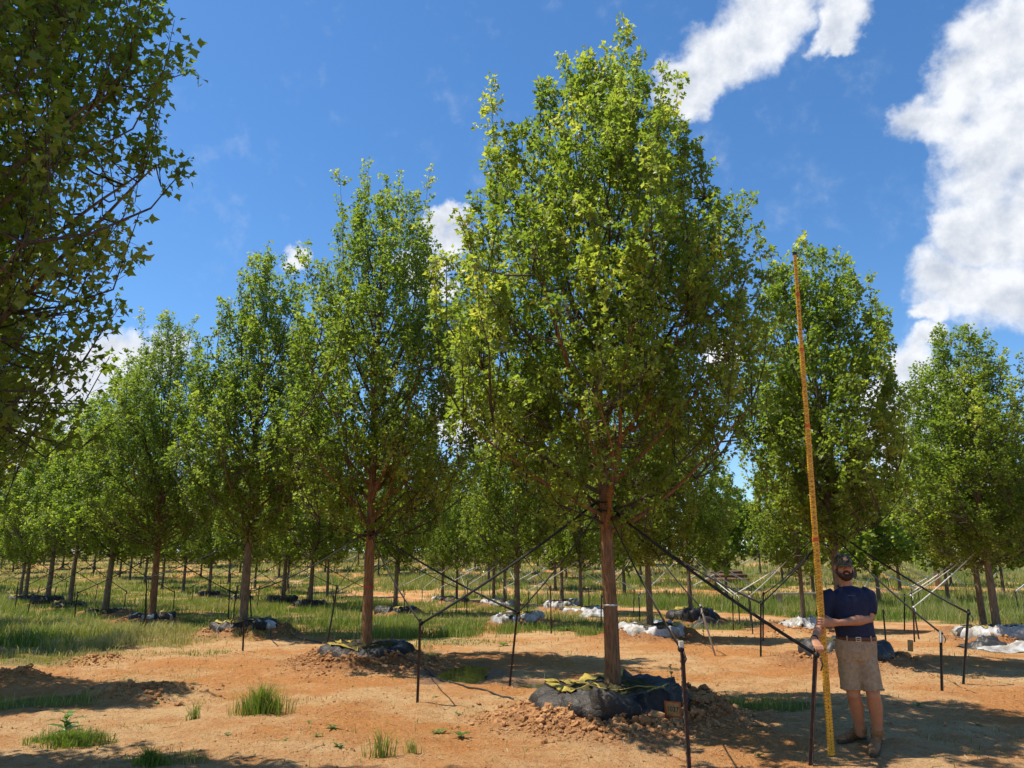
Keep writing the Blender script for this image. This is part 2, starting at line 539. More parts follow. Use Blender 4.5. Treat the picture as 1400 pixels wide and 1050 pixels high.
PATCH = [  # local grass patches: pixel centre, radii in metres, density, blade height
    (300, 945, 1.3, 0.7, 0.16, 0.09), (420, 905, 1.4, 0.7, 0.16, 0.09), (160, 990, 0.9, 0.5, 0.16, 0.09), (500, 965, 0.9, 0.4, 0.12, 0.08), (240, 895, 1.3, 0.8, 0.32, 0.16), (1330, 985, 1.0, 0.4, 0.03, 0.08), (760, 900, 1.3, 0.7, 0.08, 0.09),
    (1010, 969, 1.55, 0.42, 0.9, 0.17), (95, 1006, 0.42, 0.22, 1.0, 0.13), (356, 966, 0.40, 0.25, 0.35, 0.22), (40, 958, 1.1, 0.7, 0.7, 0.16),
    (520, 1018, 0.32, 0.22, 0.30, 0.16), (210, 1040, 0.55, 0.22, 0.55, 0.14), (268, 968, 0.10, 0.10, 0.5, 0.25), (300, 912, 0.9, 0.5, 0.20, 0.10),
    (440, 957, 0.7, 0.35, 0.22, 0.10), (60, 900, 1.6, 1.5, 0.55, 0.2), (150, 885, 1.6, 1.0, 0.6, 0.25), (1260, 978, 0.5, 0.3, 0.04, 0.12), (620, 880, 1.8, 1.2, 0.35, 0.12),
    (960, 920, 0.8, 0.4, 0.10, 0.12), (700, 880, 1.5, 1.0, 0.15, 0.1), (210, 925, 0.8, 0.5, 0.25, 0.15), (200, 885, 1.5, 0.8, 0.5, 0.2)]
PATCH = [(gp(u, v),) + tuple(r) for (u, v, *r) in PATCH]


def gmask(x, y):
    """grass cover 0..1 and blade height at (x, y)"""
    s, t = st(x, y)
    s, t = s - 0.85, t - 0.78
    n = fbm(x * 0.45, y * 0.45, 51, 3)
    n2 = fbm(x * 1.3, y * 1.3, 61, 3)
    w = n * 1.6
    def band(a, b, e=0.6):
        return smooth(a - e, a + e, t + w) * (1 - smooth(b - e, b + e, t + w))
    def beyond(a, e=1.2):
        return smooth(a - e, a + e, s + 2.0 * w)
    g = np.zeros_like(x); h = np.full_like(x, 0.22)
    def put(m, hh):
        nonlocal g, h
        h = np.where(m > g, hh, h)
        g = np.maximum(g, m)
    put(band(-6.8, -2.2) * beyond(12.0) * 1.0, 0.36)
    put(band(-2.3, 1.5) * beyond(13.2) * 0.55, 0.30)
    put(band(1.3, 7.6) * beyond(9.8) * 0.9, 0.33)
    put(band(7.0, 16.6, 0.8) * beyond(8.8) * 0.75, 0.26)
    put(band(-40, 16.6) * beyond(27.0) * 0.9, 0.32)
    put(smooth(44, 54, s + w) * 0.8, 0.3)
    put(smooth(20.3, 21.3, t + 0.5 * w) * 0.97, 0.48)
    put((1 - smooth(-9.5, -7.2, t + w)) * smooth(3, 7, s) * 0.8, 0.3)
    g = g * np.clip(0.72 + 1.5 * n2, 0.05, 1.0)
    for (p, ra, rb, dn, hh) in PATCH:
        d = np.hypot((x - p.x) / ra, (y - p.y) / rb) + 0.55 * n2
        m = (1 - smooth(0.55, 1.05, d)) * dn
        put(m, hh)
    for tr in TREES:
        if tr['bag'] and tr['pos'].y < 60:
            Rb = BAGS[tr['bag']][0]
            d = np.hypot(x - tr['pos'].x, y - tr['pos'].y)
            g = g * smooth(Rb + 0.15, Rb + 0.55, d + 0.3 * n2)
    # a second, faint track on the far slope
    g = g * (1 - 0.85 * smooth(58, 60, y) * (1 - smooth(63, 65, y + w)) * smooth(-14, -6, x))
    return g, h


def build_ground():
    def axis(lo, hi, fine, a, b, grow):
        mid = list(np.arange(a, b, fine))
        up, st_ = [], fine
        v = b
        while v < hi:
            up.append(v); st_ *= grow; v += st_
        up.append(hi)
        dn, st_ = [], fine
        v = a
        while v > lo:
            st_ *= grow; v -= st_
            dn.append(max(v, lo))
        return np.array(dn[::-1] + mid + up)
    xs = axis(-900, 900, 0.095, -7.2, 7.2, 1.055)
    ys = axis(-300, 1100, 0.085, 5.6, 14.0, 1.034)
    X, Y = np.meshgrid(xs, ys)
    Z = terr(X, Y)
    g, h = gmask(X.ravel(), Y.ravel())
    s, t = st(X.ravel(), Y.ravel())
    wet = np.zeros(X.size)
    for (p, ra, rb, dep) in PUDDLES:
        d = np.hypot((X.ravel() - p.x) / (ra * 2.4), (Y.ravel() - p.y) / (rb * 1.5)) + 0.7 * fbm(X.ravel() * 1.5, Y.ravel() * 1.5, 71, 3)
        wet = np.maximum(wet, 1 - smooth(0.5, 1.05, d))
    dug = np.zeros(X.size)
    for tr in TREES:
        if tr['bag'] and tr['pos'].y < 60:
            Rb = BAGS[tr['bag']][0]
            d = np.hypot(X.ravel() - tr['pos'].x, Y.ravel() - tr['pos'].y)
            dug = np.maximum(dug, 1 - smooth(Rb + 0.3, Rb + 1.0, d + 0.5 * fbm(X.ravel() * 1.4, Y.ravel() * 1.4, 5, 2)))
    nx, ny = len(xs), len(ys)
    i = np.arange(ny - 1)[:, None] * nx
    j = np.arange(nx - 1)[None]
    q = np.stack([i + j, i + j + 1, i + nx + j + 1, i + nx + j], -1).reshape(-1, 4)
    m, tt = mat('clay_ground')
    co = tt.n('ShaderNodeTexCoord').outputs['Object']
    A = lambda k: tt.n('ShaderNodeAttribute', attribute_name=k).outputs['Fac']
    big = tt.noise(co, 0.35, 5.0, 0.6).outputs[0]
    midn = tt.noise(co, 2.3, 6.0, 0.62).outputs[0]
    fin = tt.noise(co, 17.0, 6.0, 0.68).outputs[0]
    grit = tt.noise(co, 70.0, 4.0, 0.65).outputs[0]
    c = tt.mix(tt.mapr(big, 0.40, 0.60), (0.50, 0.215, 0.062), (0.59, 0.375, 0.175))
    c = tt.mix(tt.math('MULTIPLY', tt.mapr(midn, 0.40, 0.68), 0.6), c, (0.44, 0.18, 0.055))
    c = tt.mix(tt.math('MULTIPLY', tt.mapr(fin, 0.54, 0.72), 0.75), c, (0.66, 0.43, 0.21))
    c = tt.mix(tt.math('MULTIPLY', tt.mapr(fin, 0.46, 0.30), 0.7), c, (0.22, 0.095, 0.038))
    vor = tt.n('ShaderNodeTexVoronoi', {'Vector': co, 'Scale': 26.0}, feature='F1')
    speck = tt.math('MULTIPLY', tt.mapr(vor.outputs['Distance'], 0.30, 0.18), tt.mapr(tt.noise(co, 9.0, 3.0, 0.6).outputs[0], 0.50, 0.62))
    c = tt.mix(tt.math('MULTIPLY', speck, 0.75), c, (0.13, 0.055, 0.025))
    c = tt.mix(tt.math('MULTIPLY', tt.mapr(grit, 0.56, 0.68), 0.5), c, (0.17, 0.07, 0.028))
    straw = tt.noise(tt.n('ShaderNodeMapping', {'Vector': co, 'Scale': (1.0, 3.2, 1.0)}).outputs[0], 11.0, 5.0, 0.7).outputs[0]
    c = tt.mix(tt.math('MULTIPLY', tt.mapr(straw, 0.58, 0.70), 0.35), c, (0.34, 0.28, 0.13))
    c = tt.mix(tt.math('MULTIPLY', A('dug'), 0.75), c, tt.mix(tt.mapr(fin, 0.35, 0.7), (0.20, 0.075, 0.028), (0.42, 0.19, 0.075)))
    gcol = tt.mix(tt.mapr(midn, 0.35, 0.65), (0.14, 0.14, 0.04), (0.10, 0.135, 0.028))
    c = tt.mix(tt.mapr(A('grass'), 0.12, 0.8, 0.0, 0.9), c, gcol)
    c = tt.mix(tt.math('MULTIPLY', A('wet'), 0.8), c, (0.115, 0.07, 0.042))
    p = tt.n('ShaderNodeBsdfPrincipled', {'Base Color': c, 'Specular IOR Level': 0.2,
                                         'Roughness': tt.mapr(A('wet'), 0.2, 0.9, 0.95, 0.5)})
    hh = tt.math('ADD', tt.math('MULTIPLY', fin, 1.0), tt.math('MULTIPLY', grit, 0.45))
    hh = tt.math('ADD', hh, tt.math('MULTIPLY', midn, 1.2))
    b = tt.n('ShaderNodeBump', {'Height': hh, 'Strength': 1.0, 'Distance': 0.075})
    tt.link(b.outputs[0], p.inputs['Normal'])
    tt.n('ShaderNodeOutputMaterial', {'Surface': p.outputs[0]})
    me = raw_mesh('ground', np.stack([X.ravel(), Y.ravel(), Z.ravel()], -1), q, [m], True, {'grass': g, 'wet': wet, 'dug': dug})
    tag(obj('ground', me), 'orange clay ground of the tree nursery rising to a grassy slope', kind='structure')
    # standing water
    wm, wt = mat('muddy_water')
    wco = wt.n('ShaderNodeTexCoord').outputs['Object']
    pw = wt.n('ShaderNodeBsdfPrincipled', {'Base Color': (0.075, 0.055, 0.028, 1), 'Roughness': 0.03, 'IOR': 1.33})
    bw = wt.n('ShaderNodeBump', {'Height': wt.noise(wco, 9.0, 2.0, 0.5).outputs[0], 'Strength': 0.05, 'Distance': 0.02})
    wt.link(bw.outputs[0], pw.inputs['Normal'])
    wt.n('ShaderNodeOutputMaterial', {'Surface': pw.outputs[0]})
    labs = ['muddy puddle in the shade right of the second tree', 'small sunlit puddle left of the tallest tree', 'tiny puddle behind the strap post of the second tree']
    for (p, ra, rb, dep), lab in zip(PUDDLES, labs):
        th = np.linspace(0, 2 * np.pi, 40, endpoint=False)
        rr_ = 1.15 + 0.18 * np.sin(3 * th + p.x) + 0.12 * np.sin(5 * th)
        z0 = float(terr(np.array([p.x]), np.array([p.y]))[0]) + dep * 0.42
        V = np.stack([p.x + ra * rr_ * np.cos(th), p.y + rb * rr_ * np.sin(th), np.full(40, z0)], -1)
        V = np.vstack([V, [[p.x, p.y, z0]]])
        k = np.arange(40)
        tag(obj('puddle', raw_mesh('puddle', V, np.stack([k, (k + 1) % 40, np.full(40, 40)], -1), [wm])), lab, kind='structure')


build_ground()


# ------------------------------------------------------------------ grass (nobody could count it)
def blade_mesh(name, P, H, Wd, rng, tint, mats, segs=2, bend=0.45):
    """many curved blades as one mesh; P (n,3)"""
    n = len(P)
    az = rng.uniform(0, 2 * np.pi, n)
    lean = rng.normal(0, 1, (n, 2)) * bend * H[:, None] * 0.55
    side = np.stack([np.cos(az), np.sin(az), np.zeros(n)], -1) * (Wd / 2)[:, None]
    tip = P + np.concatenate([lean, (H * rng.uniform(0.8, 1.0, n))[:, None]], 1)
    mid = P + np.concatenate([lean * 0.28, (H * 0.58)[:, None]], 1)
    if segs == 2:
        V = np.stack([P - side, P + side, mid - side * 0.75, mid + side * 0.75, tip], 1).reshape(-1, 3)
        b = np.arange(n)[:, None] * 5
        q = b + np.array([[0, 1, 3, 2]])
        tr = b + np.array([[2, 3, 4]])
        return raw_mesh(name, V, [q, tr], mats, False, {'tint': np.repeat(tint, 5)})
    V = np.stack([P - side, P + side, tip], 1).reshape(-1, 3)
    tr = np.arange(n)[:, None] * 3 + np.array([[0, 1, 2]])
    return raw_mesh(name, V, tr, mats, False, {'tint': np.repeat(tint, 3)})


def grass_material():
    m, t = mat('grass_blade')
    tint = t.n('ShaderNodeAttribute', attribute_name='tint').outputs['Fac']
    c = t.ramp(tint, [(0.0, (0.07, 0.125, 0.016)), (0.45, (0.155, 0.235, 0.034)), (0.72, (0.26, 0.28, 0.07)), (0.9, (0.36, 0.31, 0.14)), (1.0, (0.50, 0.47, 0.32))])
    p = t.n('ShaderNodeBsdfPrincipled', {'Base Color': c, 'Roughness': 0.5, 'Specular IOR Level': 0.3})
    tr = t.n('ShaderNodeBsdfTranslucent', {'Color': t.mix(1.0, c, (1.5, 1.45, 0.8), 'MULTIPLY')})
    mx = t.n('ShaderNodeMixShader', {0: 0.42, 1: p.outputs[0], 2: tr.outputs[0]})
    t.n('ShaderNodeOutputMaterial', {'Surface': mx.outputs[0]})
    return m


M['grass'] = grass_material()


def build_grass():
    rng = np.random.default_rng(11)
    # sample points in rings of growing distance so that blades keep a similar look
    zones = [  # y0, y1, samples, width, height factor, segs
        (5.0, 16.0, 120000, 0.007, 1.0, 2), (16.0, 28.0, 190000, 0.014, 1.0, 2), (28.0, 46.0, 170000, 0.028, 1.05, 1),
        (46.0, 85.0, 170000, 0.06, 1.15, 1), (85.0, 190.0, 130000, 0.16, 1.4, 1)]
    names = ['grass', 'grass', 'grass', 'meadow_grass', 'meadow_grass']
    labs = ['short sparse grass tufts growing on the bare clay in front', 'tall green grass strip between the first two tree rows',
            'thick green grass around the middle tree rows', 'bright green meadow grass beyond the dirt track', 'pale dry grass on the far slope']
    for (y0, y1, n, wd, hf, segs), nm, lb in zip(zones, names, labs):
        y = np.sqrt(rng.uniform(y0 * y0, y1 * y1, n * 2))
        x = rng.uniform(-0.86, 0.80, n * 2) * (y + 1.5)
        # blades stand in clumps
        cx = np.round(x / (0.09 * y0 ** 0.5)) * (0.09 * y0 ** 0.5)
        clump = fbm(x * 3.2, y * 3.2, 91, 2) if y1 < 30 else fbm(x * 0.8, y * 0.8, 91, 2)
        g, h = gmask(x, y)
        keep = rng.uniform(0, 1, n * 2) < g * np.clip(0.55 + 1.9 * clump, 0.03, 1.0) * 0.9
        # stray sprigs on bare ground
        keep |= rng.uniform(0, 1, n * 2) < (0.006 + 0.02 * (fbm(x * 0.7, y * 0.7, 95, 2) > 0.22)) * (y < 24)
        x, y, g, h = x[keep], y[keep], g[keep], h[keep]
        z = terr(x, y) - 0.01
        H = h * hf * rng.uniform(0.35, 1.15, len(x)) * np.clip(0.4 + 0.8 * g, 0.3, 1.1)
        tint = np.clip(rng.normal(0.40, 0.17, len(x)) + 0.5 * fbm(x * 0.35, y * 0.35, 99, 3), 0, 0.86)
        s, t = st(x, y)
        dry = 0.34 * smooth(60, 120, y) + 0.24 * (fbm(x * 0.22, y * 0.22, 44, 2) > 0.18)
        tint = np.clip(tint + dry + 0.07 + 0.06 * smooth(46, 60, y), 0, 0.92)
        seed = rng.uniform(0, 1, len(x)) < 0.09
        tint = np.where(seed, rng.uniform(0.85, 1.0, len(x)), tint)
        H = np.where(seed, H * 1.25, H)
        w = wd * rng.uniform(0.6, 1.3, len(x))
        me = blade_mesh(nm, np.stack([x, y, z], -1), H, w, rng, tint, [M['grass']], segs)
        tag(obj(nm, me), lb, 'grass', kind='stuff')


build_grass()

# ------------------------------------------------------------------ trees
LEAF_V = np.array([[0, 0, 0], [-0.48, 0.34, 0.07], [-0.22, 0.52, 0.02], [0, 1.0, -0.10], [0.22, 0.52, 0.02], [0.48, 0.34, 0.07]])
LEAF_F = np.array([[0, 2, 1], [0, 3, 2], [0, 4, 3], [0, 5, 4]])
QUAD_V = np.array([[0, 0, 0], [-0.42, 0.45, 0.06], [0, 1.0, -0.06], [0.42, 0.45, 0.06]])
QUAD_F = np.array([[0, 2, 1], [0, 3, 2]])


def unit(v):
    return v / (np.linalg.norm(v, axis=-1, keepdims=True) + 1e-9)


def gen_tree(seed, H, clear, prof, r0, nsc, nleaf, lsize, full=True, sec_gap=0.50, bark='bark', shoots=0.2, flare=0.5, lobed=True):
    """a maple: trunk with limbs, branches, leaves; prof = [(height fraction, crown radius)]"""
    rng = np.random.default_rng(seed)
    pz = np.array([p[0] for p in prof]) * H
    pr = np.array([p[1] for p in prof])
    ph = rng.uniform(0, 6.28, 6)

    def env(z, az):
        r = np.interp(z, pz, pr, left=0.0, right=0.0)
        return r * (1 + 0.10 * np.sin(2 * az + ph[0] + z * 0.5) + 0.09 * np.sin(3 * az + ph[1] - z * 0.9) + 0.08 * np.sin(5 * az + ph[2] + z * 1.7))

    trunk, branch = MB(), MB()
    # trunk / leader
    nz = 22
    zz = np.concatenate([[0, 0.05, 0.12, 0.22], np.linspace(0.5, H * 0.93, nz)])
    wob = np.cumsum(rng.normal(0, 0.022, (len(zz), 2)), axis=0) * np.linspace(0, 1.0, len(zz))[:, None]
    TP = np.concatenate([wob, zz[:, None]], 1)
    tr = r0 * (1 - 0.25 * np.minimum(zz / clear, 1)) * np.clip(1 - 0.93 * np.maximum(zz - clear, 0) / (H * 0.93 - clear), 0.04, 1) ** 0.95
    tr[0:4] *= 1 + flare * np.array([0.75, 0.55, 0.30, 0.12])
    trunk.tube(TP, tr, 14 if full else 7)
    tpos = lambda z: np.array([np.interp(z, zz, TP[:, 0]), np.interp(z, zz, TP[:, 1]), z])
    trad = lambda z: float(np.interp(z, zz, tr))
    limbs = []
    for k in range(nsc):
        f = (k + rng.uniform(0, 1)) / nsc
        z0 = clear - 0.25 + (H * 0.86 - clear) * f ** 1.55
        az = k * 2.399 + rng.normal(0, 0.35)
        ang = np.interp(z0 / H, [0.2, 0.32, 0.5, 0.9], [R(68), R(52), R(37), R(24)]) * rng.uniform(0.75, 1.2)
        d = np.array([math.sin(ang) * math.cos(az), math.sin(ang) * math.sin(az), math.cos(ang)])
        p = tpos(z0)
        pts = [p.copy()]
        lim = rng.uniform(0.70, 0.92)
        step = 0.22
        for _ in range(40):
            d = unit(d + rng.normal(0, 0.055, 3) + np.array([0, 0, 0.03 if z0 < 0.4 * H else 0.055]))
            p = p + d * step
            pts.append(p.copy())
            rad = math.hypot(p[0], p[1])
            if rad > max(env(p[2], math.atan2(p[1], p[0])), 0.45 * pr.max() if p[2] < clear + 0.5 else 0) * lim:
                break
            if p[2] > H * 0.97:
                break
        pts = np.array(pts)
        L = step * (len(pts) - 1)
        if L < 0.4:
            continue
        rb = min(trad(z0) * 0.50, 0.010 + 0.0105 * L)
        rads = np.linspace(rb, 0.006, len(pts))
        (trunk if full and rb > 0.035 else branch).tube(pts, rads, 6 if full else 4, cap=False)
        limbs.append((pts, rads, L))
    # the leader's top part carries side shoots as well
    top = np.array([tpos(z) for z in np.linspace(H * 0.6, H * 0.93, 14)])
    limbs.append((top, np.linspace(0.02, 0.006, 14), H * 0.33))
    # side branches: spread evenly through the crown, each from the nearest limb below it
    LPt = np.concatenate([l_[0][int(len(l_[0]) * 0.10):] for l_ in limbs])
    crown_v = float(np.trapezoid(np.pi * pr ** 2, pz)) if hasattr(np, 'trapezoid') else float(np.trapz(np.pi * pr ** 2, pz))
    ntar = int(crown_v / sec_gap ** 3)
    tg = []
    zlo, zhi, rmax = pz[0], H, pr.max()
    while len(tg) < ntar:
        z = rng.uniform(zlo, zhi, 4000)
        az = rng.uniform(-np.pi, np.pi, 4000)
        ok = rng.uniform(0, 1, 4000) < (np.interp(z, pz, pr) / rmax) ** 2 + 0.03
        z, az = z[ok], az[ok]
        r = env(z, az) * np.clip(rng.uniform(0, 1, len(z)) ** 0.45, 0.10, 1) * rng.uniform(0.84, 1.07, len(z))
        tg += list(np.stack([r * np.cos(az), r * np.sin(az), z], -1))
    tg = np.array(tg[:ntar] + [l_[0][-1] + np.array([0, 0, 0.15]) for l_ in limbs])
    secs = []
    for t in tg:
        dv = t - LPt
        dh = np.hypot(dv[:, 0], dv[:, 1])
        cost = np.linalg.norm(dv, axis=1) + 2.2 * np.maximum(0, 0.62 * dh + 0.03 - dv[:, 2])
        i = int(np.argmin(cost))
        p = LPt[i]
        d = t - p
        ln = float(np.linalg.norm(d))
        if ln < 0.12:
            d = d + rng.normal(0, 0.12, 3); ln = 0.2
        # the branch turns up into a leafy plume
        pl = min(rng.uniform(0.45, 0.95), 0.25 + 0.9 * (H - t[2]))
        up_ = unit(np.array([0, 0, 1.0]) + 0.55 * d / (ln + 0.05) * np.array([1, 1, 0.2]) + rng.normal(0, 0.16, 3))
        q0 = p + d - up_ * pl * 0.45
        e = q0 + up_ * pl
        if e[2] > H * 1.01:
            e[2] = H * 1.01
        secs.append((q0, q0 + (e - q0) * 0.5 + rng.normal(0, 0.02, 3), e, pl))
        w_ = 1 + min(ln, 1.2)
        branch.tube(np.array([p, p + (q0 - p) * 0.5 + np.array([0, 0, -0.05 * ln]), q0, e]), np.array([0.0062, 0.005, 0.004, 0.002]) * w_, 4 if full else 3, cap=False)
        rel = math.hypot(t[0], t[1]) / (np.interp(t[2], pz, pr) + 0.1)
        if rng.uniform() < shoots and t[2] > 0.42 * H and (rel > 0.62 or t[2] > 0.85 * H):      # a spire rising past the outline
            sp = rng.uniform(0.35, 1.05 if t[2] > 0.65 * H else 0.8)
            u2 = unit(np.array([0, 0, 1.0]) + 0.25 * up_ + rng.normal(0, 0.10, 3))
            e2 = e + u2 * sp
            if e2[2] < H * 1.015:
                secs.append((e, e + u2 * sp * 0.5, e2, sp))
                branch.tube(np.array([e, e2]), np.array([0.004, 0.002]), 3, cap=False)
    # twigs and leaves, vectorised
    S = np.array([np.concatenate([a, b, c]) for a, b, c, _ in secs])
    LN = np.array([s[3] for s in secs])
    per = np.clip((LN / 0.062).astype(int), 6, 14)
    idx = np.repeat(np.arange(len(S)), per)
    f = rng.uniform(0, 1, len(idx)) ** 0.8
    a, b, c = S[idx, 0:3], S[idx, 3:6], S[idx, 6:9]
    base = np.where((f < 0.5)[:, None], a + (b - a) * (f * 2)[:, None], b + (c - b) * (f * 2 - 1)[:, None])
    td = unit(unit(c - a) * 0.7 + rng.normal(0, 0.62, (len(idx), 3)) + np.array([0, 0, 0.12]))
    tl = rng.uniform(0.06, 0.25, len(idx)) * (1.25 - 0.55 * f)
    tip = base + td * tl[:, None]
    if full:                                             # twig as a thin 3-sided spike
        s1 = unit(np.cross(td, np.array([0.3, 0.2, 0.9]))) * 0.0032
        s2 = unit(np.cross(td, s1)) * 0.0032
        V = np.stack([base + s1, base - 0.5 * s1 + 0.87 * s2, base - 0.5 * s1 - 0.87 * s2, tip], 1).reshape(-1, 3)
        tf = (np.arange(len(idx))[:, None, None] * 4 + np.array([[0, 1, 3], [1, 2, 3], [2, 0, 3]])[None]).reshape(-1, 3)
        branch.add(V, None, tf)
    npt = int(math.ceil(nleaf / len(idx)))
    li = np.repeat(np.arange(len(idx)), npt)
    fl = rng.beta(2.2, 1.0, len(li))
    lp = base[li] + td[li] * (tl[li] * (0.25 + 0.8 * fl))[:, None]
    pick = rng.permutation(len(li))[:nleaf]
    li, lp = li[pick], lp[pick]
    n = len(li)
    ax = unit(td[li] * 0.45 + rng.normal(0, 0.75, (n, 3)) + np.array([0, 0, -0.30]))
    up = unit(np.array([-0.10, 0.12, 0.9]) + rng.normal(0, 0.62, (n, 3)))
    side = unit(np.cross(ax, up))
    nor = np.cross(side, ax)
    lp = lp + ax * rng.uniform(0.02, 0.06, n)[:, None]
    size = lsize * np.clip(rng.normal(1.0, 0.24, n), 0.45, 1.5)
    LV, LF = (LEAF_V, LEAF_F) if full and lobed else (QUAD_V, QUAD_F)
    V = lp[:, None] + size[:, None, None] * (LV[None, :, 0:1] * side[:, None] * 1.06 + LV[None, :, 1:2] * ax[:, None] + LV[None, :, 2:3] * nor[:, None])
    F = (np.arange(n)[:, None, None] * len(LV) + LF[None]).reshape(-1, 3)
    cl = fbm(lp[:, 0] * 1.6 + lp[:, 2] * 0.7, lp[:, 1] * 1.6 - lp[:, 2] * 1.1, seed, 2)
    tint = np.clip(rng.normal(0.46, 0.13, n) + 0.62 * cl + 0.05, 0, 1)
    # the outermost shoots carry the young yellow leaves
    rel = np.hypot(lp[:, 0], lp[:, 1]) / (np.interp(lp[:, 2], pz, pr) + 0.2)
    tint = np.clip(tint + 0.22 * (rel - 0.7), 0, 1)
    lm = raw_mesh('foliage', V.reshape(-1, 3), F, [M['leaf']], False, {'tint': np.repeat(tint, len(LV))})
    return dict(trunk=trunk.mesh('trunk', [M[bark]]), branches=branch.mesh('branches', [M['limb']]), foliage=lm, H=H, r0=r0)


PROTO = {}
PROTO['main'] = gen_tree(7, 9.45, 2.4, [(0.23, 0.4), (0.28, 1.3), (0.35, 2.1), (0.46, 2.42), (0.56, 2.35), (0.68, 2.0), (0.80, 1.5), (0.90, 0.85), (0.97, 0.35), (1.0, 0.1)],
                         0.108, 60, 84000, 0.064, bark='bark_front', shoots=0.42, sec_gap=0.49)
PROTO['second'] = gen_tree(12, 10.3, 2.4, [(0.21, 0.4), (0.26, 1.3), (0.33, 2.0), (0.44, 2.25), (0.56, 2.1), (0.68, 1.75), (0.80, 1.2), (0.91, 0.65), (1.0, 0.1)],
                           0.115, 56, 60000, 0.067, bark='bark_front', shoots=0.45, sec_gap=0.48)
PROTO['third'] = gen_tree(23, 10.8, 2.4, [(0.20, 0.4), (0.25, 1.3), (0.34, 2.1), (0.48, 2.25), (0.62, 1.9), (0.78, 1.35), (0.90, 0.75), (1.0, 0.1)],
                          0.120, 50, 50000, 0.078, shoots=0.34, lobed=False)
PROTO['left'] = gen_tree(31, 10.6, 2.4, [(0.18, 0.8), (0.22, 1.9), (0.30, 2.5), (0.45, 2.65), (0.66, 2.45), (0.80, 1.9), (0.92, 1.1), (1.0, 0.2)],
                         0.14, 60, 112000, 0.066, shoots=0.3, sec_gap=0.42)
PROTO['row_two'] = gen_tree(45, 8.3, 2.2, [(0.25, 0.4), (0.31, 1.25), (0.42, 1.8), (0.56, 1.8), (0.70, 1.55), (0.84, 1.1), (0.94, 0.55), (1.0, 0.15)],
                            0.105, 46, 46000, 0.073, shoots=0.34, lobed=False, sec_gap=0.47)
mid_prof = [[(0.20, 0.5), (0.25, 1.5), (0.34, 2.2), (0.48, 2.5), (0.63, 2.1), (0.8, 1.4), (0.91, 0.8), (1.0, 0.2)],
            [(0.20, 0.5), (0.25, 1.6), (0.35, 2.4), (0.50, 2.5), (0.66, 1.9), (0.82, 1.2), (0.93, 0.7), (1.0, 0.2)],
            [(0.20, 0.5), (0.26, 1.5), (0.38, 2.3), (0.54, 2.3), (0.72, 1.75), (0.85, 1.2), (0.94, 0.6), (1.0, 0.2)]]
for kk in range(3):
    PROTO['mid_' + 'abc'[kk]] = gen_tree(60 + kk, 10.5, 2.5, mid_prof[kk], 0.125, 26, 30000, 0.100, full=False, sec_gap=0.58, shoots=0.34)
for kk in range(3):
    PROTO['far_' + 'abc'[kk]] = gen_tree(80 + kk, 7.5, 1.9, [(a_, b_ * 0.85) for a_, b_ in mid_prof[kk]], 0.10, 16, 6500, 0.20, full=False, sec_gap=0.8, shoots=0.34)

ROWNAME = {0: 'the row at the left edge', 1: 'the front row', 2: 'the second row', 3: 'the white-strapped row'}


def short_name(tr):
    if tr['row'] == 1 and tr['k'] == 0:
        return 'the tallest tree'
    if tr['row'] == 0 and tr['k'] == 0:
        return 'the huge tree at the left edge'
    return 'the %s tree of %s' % (ORD[tr['k']], ROWNAME[tr['row']])


TLAB = {(1, 0): 'tallest green maple with reddish trunk, right of centre beside the measuring pole',
        (1, 1): 'tall maple with red tied trunk, next behind the tallest tree in the front row',
        (1, 2): 'tall maple left of the red-tied tree, third of the front row',
        (0, 0): 'huge dark maple crown filling the upper left edge of the photo',
        (2, 0): 'maple rising directly behind the man with the cap',
        (2, 1): 'maple with white root bag just right of the tallest trunk',
        (3, 0): 'maple at the right edge, nearer of its two trunks',
        (3, 1): 'maple at the right edge, thinner darker of its two trunks'}


def plant(tr, label, group=None):
    pr = PROTO[tr['proto']]
    p = tr['pos']
    k = tr['H'] / pr['H']
    z = tz(p)
    e = thing('maple_tree', label, 'tree', (p.x, p.y, z - 0.02), group)
    e.rotation_euler = (-tr['lean'][1], tr['lean'][0], tr['rz'])
    e.scale = (k * tr['w'], k * tr['w'], k)
    for part in ('trunk', 'branches', 'foliage'):
        o = obj(part, pr[part], e)
        if part == 'foliage':
            o['kind'] = 'stuff'
    tr['obj'] = e
    tr['z'] = z
    return e


for tr in TREES:
    lab = TLAB.get((tr['row'], tr['k'])) or 'maple, %s from the near end of %s' % (ORD[tr['k']], ROWNAME[tr['row']])
    plant(tr, lab, 'nursery maples in rows')


def ring(name, r, h, th, m, parent, z, cx=0, cy=0):
    mb = MB()
    a = np.linspace(0, 2 * np.pi, 25)
    V = []
    for (rad, zz) in ((r, -h / 2), (r + th, -h / 2), (r + th, h / 2), (r, h / 2)):
        V.append(np.stack([cx + rad * np.cos(a), cy + rad * np.sin(a), np.full(25, z + zz)], -1))
    V = np.concatenate(V)
    q = []
    for i in range(4):
        for j in range(24):
            k = (i + 1) % 4
            q.append([i * 25 + j, i * 25 + j + 1, k * 25 + j + 1, k * 25 + j])
    mb.add(V, q)
    return obj(name, mb.mesh(name, [m]), parent)


